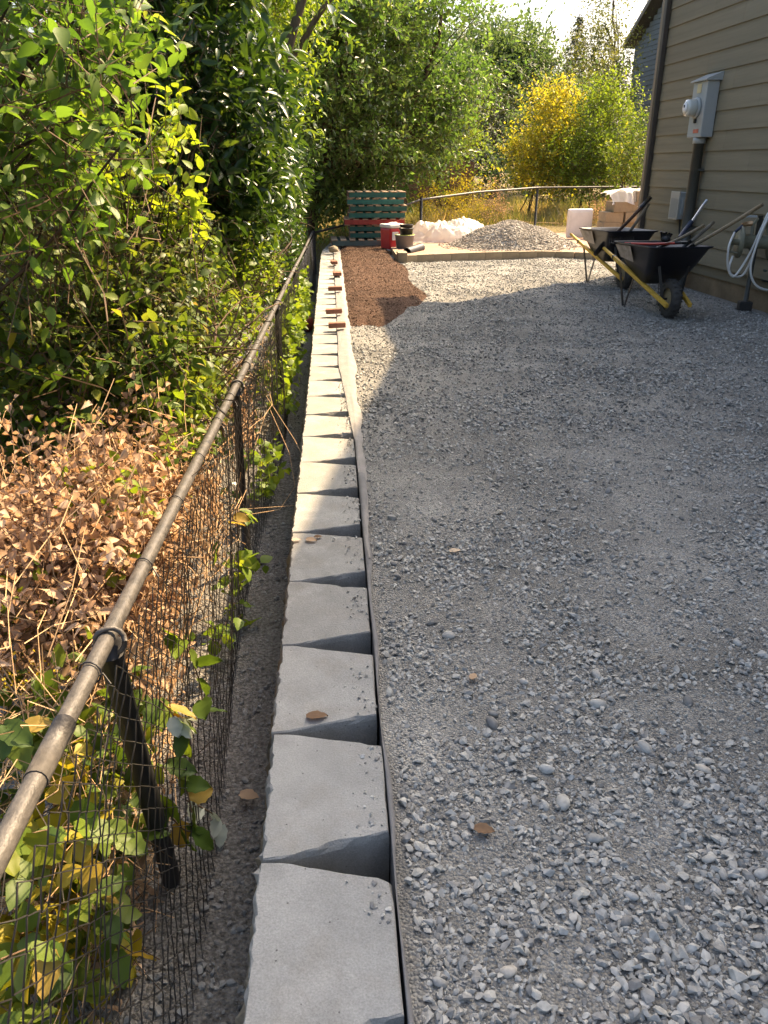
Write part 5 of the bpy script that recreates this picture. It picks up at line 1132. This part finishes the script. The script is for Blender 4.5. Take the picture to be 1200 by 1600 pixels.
def spray(name, label, seed, pts, n, meshes, size, base, off=0.05):
    """a cane threaded through the mesh with single leaves on it"""
    r = np.random.RandomState(seed); t = thing(name, label, 'bramble', base); bv = Vector(base)
    for pi, pl in enumerate(pts):
        W_ = [Vector(PX(px, py, X)) for (px, py, X) in pl]; path = smoothpath(W_, 6)
        MB().tube([p - bv for p in path], 0.0025, 6).build('cane', M['twig'], t)
        for k in range(n):
            p = path[int((k + 0.7) / n * (len(path) - 1))]
            o = link(bpy.data.objects.new('leaf', meshes[r.randint(len(meshes))]), t); s = size * r.uniform(0.75, 1.2)
            o.scale = (s, s * r.uniform(0.8, 1.1), s); o.location = p - bv; o.rotation_euler = (r.randn() * 0.5, 0.35 + r.randn() * 0.45, r.uniform(-2.2, 1.0))
    return t
fx = fence_x(2)
spray('bramble_cane', 'green bramble cane with large leaves hanging through the mesh beside the leaning post', 51, [[(250, 985, fx - .02), (285, 1000, fx + .03), (310, 1060, fx + .06), (320, 1120, fx + .08)], [(245, 1090, fx - .02), (265, 1110, fx + .04), (290, 1150, fx + .08)]], 8, bigm[:7], 0.085, (fx - 0.05, 2.0, -0.6))
spray('bramble_cane', 'bramble cane with drooping leaves lower on the trench side of the mesh', 52, [[(255, 1190, fx), (285, 1215, fx + .05), (300, 1270, fx + .08)], [(240, 1240, fx - .02), (280, 1290, fx + .04), (300, 1300, fx + .08)]], 6, bigm[:6], 0.085, (fx - 0.05, 1.7, -0.6))
spray('bramble_cane', 'cane tip with pale grey leaf undersides over the trench', 53, [[(290, 1250, fx + .04), (330, 1270, fx + .1), (350, 1290, fx + .13)], [(270, 1120, fx + .05), (290, 1125, fx + .08)]], 5, palem, 0.062, (fx, 1.8, -0.6))
spray('bramble_cane', 'bramble cane with broad yellow green leaves under the rail in the lower corner', 54, [[(-10, 1330, fx - .12), (60, 1300, fx - .1), (130, 1290, fx - .08)], [(0, 1500, fx - .1), (60, 1480, fx - .08), (110, 1500, fx - .06)], [(0, 1130, fx - .25), (40, 1140, fx - .22), (70, 1150, fx - .2)]], 8, bigm, 0.09, (fx - 0.2, 1.4, -0.7))
spray('bramble_cane', 'bramble cane with green leaves seen through the wire mesh low by the post', 55, [[(120, 1240, fx - .08), (170, 1300, fx - .06), (230, 1310, fx - .05)], [(150, 1390, fx - .06), (170, 1440, fx - .05), (190, 1500, fx - .05)], [(330, 870, fx + .02), (370, 800, fx + .05), (390, 810, fx + .08)]], 8, bigm[:7], 0.08, (fx - 0.1, 1.7, -0.7))
# goldenrod flowers
gr = thing('goldenrod', 'goldenrod with small yellow flowers behind the rail near the post', 'flower', PY(55, 1120, 1.9))
r = np.random.RandomState(61); P = np.array([np.array(PY(40 + r.randn() * 26, 1075 + r.randn() * 18, 1.9 + r.randn() * 0.05)) for i in range(240)]); b_ = np.array(gr.location)
V, F, rn = leaves_geo(P - b_, r.randn(240, 3), r.randn(240, 3), np.full(240, 0.011), 0.9, T_FAR, r.rand(240)); np_obj('flower_heads', V, F, M['flower'], gr, rnd=rn)
A = np.array([b_ * 0 + r.randn(3) * 0.02 for i in range(14)]); B = (P[:14] - b_); V, F = tubes_np(A, B, 0.002, 0.0012, 4); np_obj('stems', V, F, M['twig'], gr)

# --- trees further back
plant('leaning_tree', 'tall tree with a bare leaning trunk above the laurel', 'tree', 71, [px_lobe(430, 60, 11.5, 60, 70, 1.2), px_lobe(400, 180, 10.5, 60, 60, 0.8), px_lobe(520, -60, 12, 140, 70, 1.5), px_lobe(380, -60, 11, 120, 60, 1.5)], (-2.0, 10.8, -0.8),
      330, 0.22, 5, 7, 0.075, 0.5, T_BROAD, 'leaf_lime', 0.10, 'bark', tw_len=0.35, trunks=1, branch=0.04, limbs=False)
tr = thing('bare_trunk', 'bare brown trunk leaning up past the laurel, forked near its top', 'tree trunk', PY(425, 330, 10.5))
b_ = Vector(PY(425, 330, 10.5)); pts = [Vector(PY(x, y, 10.5)) - b_ for x, y in ((424, 420), (428, 260), (433, 190), (444, 105), (456, 55), (472, 0), (490, -70))]
MB().tube(smoothpath(pts, 4), list(np.linspace(0.07, 0.045, len(smoothpath(pts, 4)))), 12).build('trunk', M['bark'], tr)
pts = [Vector(PY(x, y, 10.6)) - b_ for x, y in ((430, 215), (400, 130), (408, 80), (395, 20), (402, -40))]; MB().tube(smoothpath(pts, 4), list(np.linspace(0.05, 0.03, len(smoothpath(pts, 4)))), 10).build('limb', M['bark'], tr)
pts = [Vector(PY(x, y, 10.8)) - b_ for x, y in ((447, 100), (470, 70), (500, 20), (540, -30))]; MB().tube(smoothpath(pts, 4), list(np.linspace(0.045, 0.025, len(smoothpath(pts, 4)))), 8).build('limb', M['bark'], tr)

plant('arching_tree', 'broad arching tree with grey green leaves reaching over the pallet stack', 'tree', 72, [px_lobe(520, 200, 18.5, 100, 110, 1.8), px_lobe(620, 190, 20, 90, 90, 1.8), px_lobe(570, 80, 19, 90, 60, 1.8), px_lobe(490, 90, 17.5, 80, 90, 1.5), px_lobe(690, 130, 21, 60, 50, 1.5), px_lobe(520, 300, 19.0, 80, 45, 1.2), px_lobe(690, 12, 19, 80, 16, 1.2), px_lobe(560, 5, 17, 110, 25, 1.5), px_lobe(470, 30, 16, 60, 40, 1.2)], (-0.6, 20.0, -0.3),
      760, 0.24, 9, 7, 0.135, 0.5, T_FAR, 'leaf_tree', 0.13, 'darkbark', tw_len=0.42, clip=lambda P: (P[:, 1] > 17.9) | (P[:, 0] < -0.5) | (P[:, 2] > 1.6), trunks=2, branch=0.12)
plant('green_shrub', 'light green shrub leaning over the far fence beside the brown boards', 'shrub', 73, [px_lobe(690, 230, 22.5, 55, 60, 0.9), px_lobe(720, 170, 23, 40, 55, 0.8), px_lobe(650, 180, 22.5, 60, 50, 0.9)], (2.9, 23.0, 0.1),
      240, 0.2, 6, 6, 0.085, 0.5, T_FAR, 'leaf_lime', 0.05, 'darkbark', clip=anyw, tw_len=0.4, trunks=3)
plant('golden_shrub', 'golden yellow shrub behind the gravel pile', 'shrub', 74, [px_lobe(862, 195, 25, 38, 45, 0.9), px_lobe(835, 240, 25, 38, 40, 0.8), px_lobe(870, 160, 25.3, 26, 22, 0.6), px_lobe(850, 275, 24.8, 55, 25, 0.6)], (5.9, 25.0, 0.1),
      220, 0.2, 6, 6, 0.11, 0.55, T_FAR, 'leaf_gold', 0.022, 'darkbark', clip=anyw, tw_len=0.4, trunks=3)
plant('lime_shrub', 'bright lime green shrub between the golden shrub and the house corner', 'shrub', 75, [px_lobe(935, 210, 24.6, 45, 60, 0.9), px_lobe(915, 255, 24.3, 60, 40, 0.8), px_lobe(955, 165, 25, 30, 30, 0.7), px_lobe(890, 250, 24.3, 45, 35, 0.7), px_lobe(970, 250, 24.6, 22, 40, 0.6), px_lobe(925, 285, 24.0, 65, 22, 0.6)], (7.3, 24.5, 0.1),
      390, 0.2, 6, 6, 0.10, 0.5, T_FAR, 'leaf_lime', 0.022, 'darkbark', clip=anyw, tw_len=0.42, trunks=4, up=0.7)
plant('corner_shrub', 'shrub with reddening leaves close to the house corner', 'shrub', 76, [px_lobe(985, 225, 20.5, 18, 40, 0.5), px_lobe(975, 270, 20.4, 22, 20, 0.4)], (7.3, 20.6, 0.1), 70, 0.15, 5, 6, 0.09, 0.5, T_FAR, 'leaf_bramble', 0.03, 'darkbark', clip=anyw, tw_len=0.3, trunks=3)
# far trees
def far_tree(name, label, seed, lobes, basepx, Y, n, crad, L, mat, tr_=0.22, tw=6, per=6, up=0.3, droop=0.0, tl=0.7, bark='darkbark'):
    b = PY(basepx, 260, Y); return plant(name, label, 'tree', seed, lobes, (b.x, Y, 0.2), n, crad, tw, per, L, 0.5, T_FAR, mat, tr_, bark, clip=anyw, tw_len=tl, up=up, droop=droop, twig_mesh=False, branch=0.25)
far_tree('oak_tree', 'tall rounded tree at the skyline above the light green shrub', 81, [px_lobe(690, 115, 46, 45, 40, 3), px_lobe(745, 78, 47, 36, 32, 2.5), px_lobe(690, 175, 45, 55, 45, 3), px_lobe(740, 150, 46, 45, 50, 3)], 715, 46, 420, 0.7, 0.26, 'leaf_far')
far_tree('oak_tree', 'rounded skyline tree just beside the spruce', 82, [px_lobe(818, 98, 48, 38, 38, 3), px_lobe(790, 140, 47, 42, 48, 3), px_lobe(840, 140, 48, 26, 42, 2.5), px_lobe(775, 78, 48, 28, 24, 2)], 810, 48, 380, 0.7, 0.26, 'leaf_far')
far_tree('dark_tree', 'dark shaded tree low between the skyline trees and the shrubs', 83, [px_lobe(765, 220, 38, 40, 60, 2), px_lobe(730, 250, 36, 50, 40, 2), px_lobe(800, 210, 40, 40, 50, 2), px_lobe(860, 150, 42, 30, 50, 2)], 770, 38, 330, 0.5, 0.18, 'leaf_dark')
far_tree('dark_tree', 'dark thicket behind the golden and lime shrubs', 84, [px_lobe(880, 190, 34, 60, 50, 2), px_lobe(935, 190, 34, 35, 40, 2), px_lobe(930, 250, 32, 70, 40, 2), px_lobe(820, 260, 32, 50, 35, 2)], 900, 34, 380, 0.45, 0.16, 'leaf_far')
far_tree('birch_tree', 'wispy pale birch rising highest beside the blue grey house', 85, [px_lobe(945, 40, 38, 22, 55, 1.2), px_lobe(940, 110, 38, 30, 40, 1.3), px_lobe(958, 0, 38, 14, 45, 0.8), px_lobe(925, 75, 38, 14, 35, 0.8)], 945, 38, 150, 0.35, 0.13, 'leaf_birch', 0.12, 5, 8, -0.2, 0.7, 1.0, 'bark')
far_tree('birch_tree', 'shorter olive birch touching the blue grey house', 86, [px_lobe(945, 130, 34, 12, 35, 1.0), px_lobe(950, 100, 34, 8, 25, 0.8), px_lobe(945, 160, 34, 18, 20, 1)], 945, 34, 110, 0.35, 0.12, 'leaf_birch', 0.10, 5, 8, -0.2, 0.6, 0.8, 'bark')
# spruce
sp = thing('spruce_tree', 'slim dark spruce with a pointed top at the skyline', 'tree', (PY(885, 260, 45).x, 45, 0.2)); b_ = np.array(sp.location); r = np.random.RandomState(87)
topz = PY(885, 22, 45).z; P, D, N = [], [], []; sa, sb = [], []
for k in range(30):
    f_ = k / 30; z = topz - 0.15 - f_ * 7.5; R = 0.15 + 2.0 * f_ ** 0.9
    for a in np.linspace(0, 6.28, 7)[:-1] + r.rand() * 2:
        Rr = R * r.uniform(0.65, 1.15); d = np.array([math.cos(a), math.sin(a), -0.25]); sa.append(np.array([0, 0, z]) + b_ * [1, 1, 0]); sb.append(sa[-1] + d * Rr)
        m = int(8 + Rr * 30)
        for i in range(m):
            q = r.rand() ** 0.7; P.append(sa[-1] + d * Rr * q + r.randn(3) * 0.08); D.append(d + r.randn(3) * 0.7 + [0, 0, -0.4]); N.append(r.randn(3) + [0, 0, 1])
V, F, rn = leaves_geo(np.array(P) - b_, np.array(D), np.array(N), r.uniform(0.12, 0.24, len(P)), 0.3, T_FAR, r.rand(len(P))); np_obj('crown', V, F, M['leaf_dark'], sp, rnd=rn)
V, F = tubes_np(np.array(sa) - b_, np.array(sb) - b_, 0.03, 0.01, 4); np_obj('branches', V, F, M['darkbark'], sp)
MB().tube([(0, 0, 0), (0, 0, topz - 0.2)], [0.2, 0.02], 8).build('trunk', M['darkbark'], sp)
# dense trees behind everything on the left
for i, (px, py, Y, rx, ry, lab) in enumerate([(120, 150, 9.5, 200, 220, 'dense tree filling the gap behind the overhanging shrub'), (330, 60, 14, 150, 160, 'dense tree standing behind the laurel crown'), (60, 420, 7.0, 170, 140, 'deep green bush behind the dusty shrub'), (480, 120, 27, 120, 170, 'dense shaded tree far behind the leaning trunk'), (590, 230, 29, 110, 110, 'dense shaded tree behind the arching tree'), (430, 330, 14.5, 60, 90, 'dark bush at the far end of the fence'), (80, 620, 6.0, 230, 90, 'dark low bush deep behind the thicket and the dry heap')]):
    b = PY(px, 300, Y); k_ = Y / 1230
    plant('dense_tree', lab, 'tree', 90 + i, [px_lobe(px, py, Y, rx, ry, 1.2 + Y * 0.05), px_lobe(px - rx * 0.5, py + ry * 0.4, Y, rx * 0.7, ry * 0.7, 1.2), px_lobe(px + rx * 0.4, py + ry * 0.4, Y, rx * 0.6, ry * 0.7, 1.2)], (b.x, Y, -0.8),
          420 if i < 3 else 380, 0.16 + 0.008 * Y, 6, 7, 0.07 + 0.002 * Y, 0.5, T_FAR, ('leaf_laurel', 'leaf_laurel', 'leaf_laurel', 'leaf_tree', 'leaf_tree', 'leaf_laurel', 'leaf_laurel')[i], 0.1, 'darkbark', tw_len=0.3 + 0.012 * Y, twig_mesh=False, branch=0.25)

# --- dry grass beyond the far fence
r = np.random.RandomState(101); P = []
while len(P) < 26000:
    x, y = r.uniform(-1.0, 11.0), r.uniform(17.8, 31)
    fyx = float(np.interp(x, fx_, fy_))
    if y < fyx + 0.1: 
        continue
    P.append((x, y, earth_z(x, y) - 0.02))
P = np.array(P); n = len(P); hgt = r.uniform(0.12, 0.5, n) * (0.7 + 0.6 * np.sin(P[:, 0] * 1.7) ** 2)
V, F, rn = leaves_geo(P, np.stack([r.randn(n) * 0.35, r.randn(n) * 0.35, np.ones(n)], 1), r.randn(n, 3), hgt, 0.05, T_BLADE, np.clip(0.5 + 0.3 * np.sin(P[:, 0] * 0.9 + P[:, 1] * 0.6) + r.randn(n) * 0.25, 0, 1))
tag(np_obj('dry_grass', V, F, M['grass_dry'], rnd=rn), 'dry straw and yellow grass beyond the far fence', 'grass', kind='stuff')
plant('weed_clump', 'clump of tall yellow weeds leaning on the far fence behind the plastic sheet', 'weeds', 102, [px_lobe(690, 330, 20.6, 45, 28, 0.4), px_lobe(735, 320, 21.2, 30, 35, 0.4)], (3.2, 20.8, 0.0), 110, 0.12, 5, 6, 0.07, 0.35, T_FAR, 'leaf_yellow', 0.012, 'straw', clip=lambda P: P[:, 1] > np.interp(P[:, 0], fx_, fy_) + 0.05, tw_len=0.3, up=0.8, trunks=3, trunkname='stems', crown='foliage')
plant('weed_clump', 'clump of brown dry weeds against the far fence behind the gravel pile', 'weeds', 103, [px_lobe(772, 325, 21.4, 14, 30, 0.3), px_lobe(940, 335, 22.0, 20, 20, 0.3)], (4.6, 21.5, 0.0), 60, 0.12, 5, 6, 0.06, 0.35, T_FAR, 'leaf_dry', 0.012, 'straw', clip=lambda P: P[:, 1] > np.interp(P[:, 0], fx_, fy_) + 0.05, tw_len=0.3, up=0.9, trunks=3, trunkname='stems', crown='foliage')

# --- fallen leaves on the caps and the gravel
drym = [leaf_object_mesh(s, 'leaf_dry') for s in (72, 75, 77)]
for i, (px, py, z, s, lab) in enumerate([(495, 1121, 0.002, 0.062, 'pale brown fallen leaf on the second nearest whole cap'), (487, 843, 0.002, 0.05, 'curled brown fallen leaf on a cap, largest of the three there'), (463, 845, 0.002, 0.04, 'brown fallen leaf at the trench edge of a cap'), (497, 840, 0.002, 0.035, 'small brown fallen leaf close to the large curled one'),
                                        (745, 1051, 0.0, 0.035, 'small tan fallen leaf on the gravel beside the nearer caps'), (712, 852, 0.0, 0.05, 'tan fallen leaf on the gravel farther from the caps'), (757, 1282, 0.0, 0.05, 'pale yellow fallen leaf among the stones in front'), (390, 1241, -0.57, 0.07, 'olive brown fallen leaf on the trench floor')]):
    q = G(px, py, z); zz = z if z else gravel_z(q.x, q.y) + 0.014
    o = link(bpy.data.objects.new('fallen_leaf', drym[i % 3])); o.location = (q.x - s / 2, q.y, zz + 0.002); o.scale = (s, s, s); o.rotation_euler = (0.06 * RS.randn(), -0.25, 0.6 * RS.randn()); tag(o, lab, 'leaf', 'fallen dry leaves')
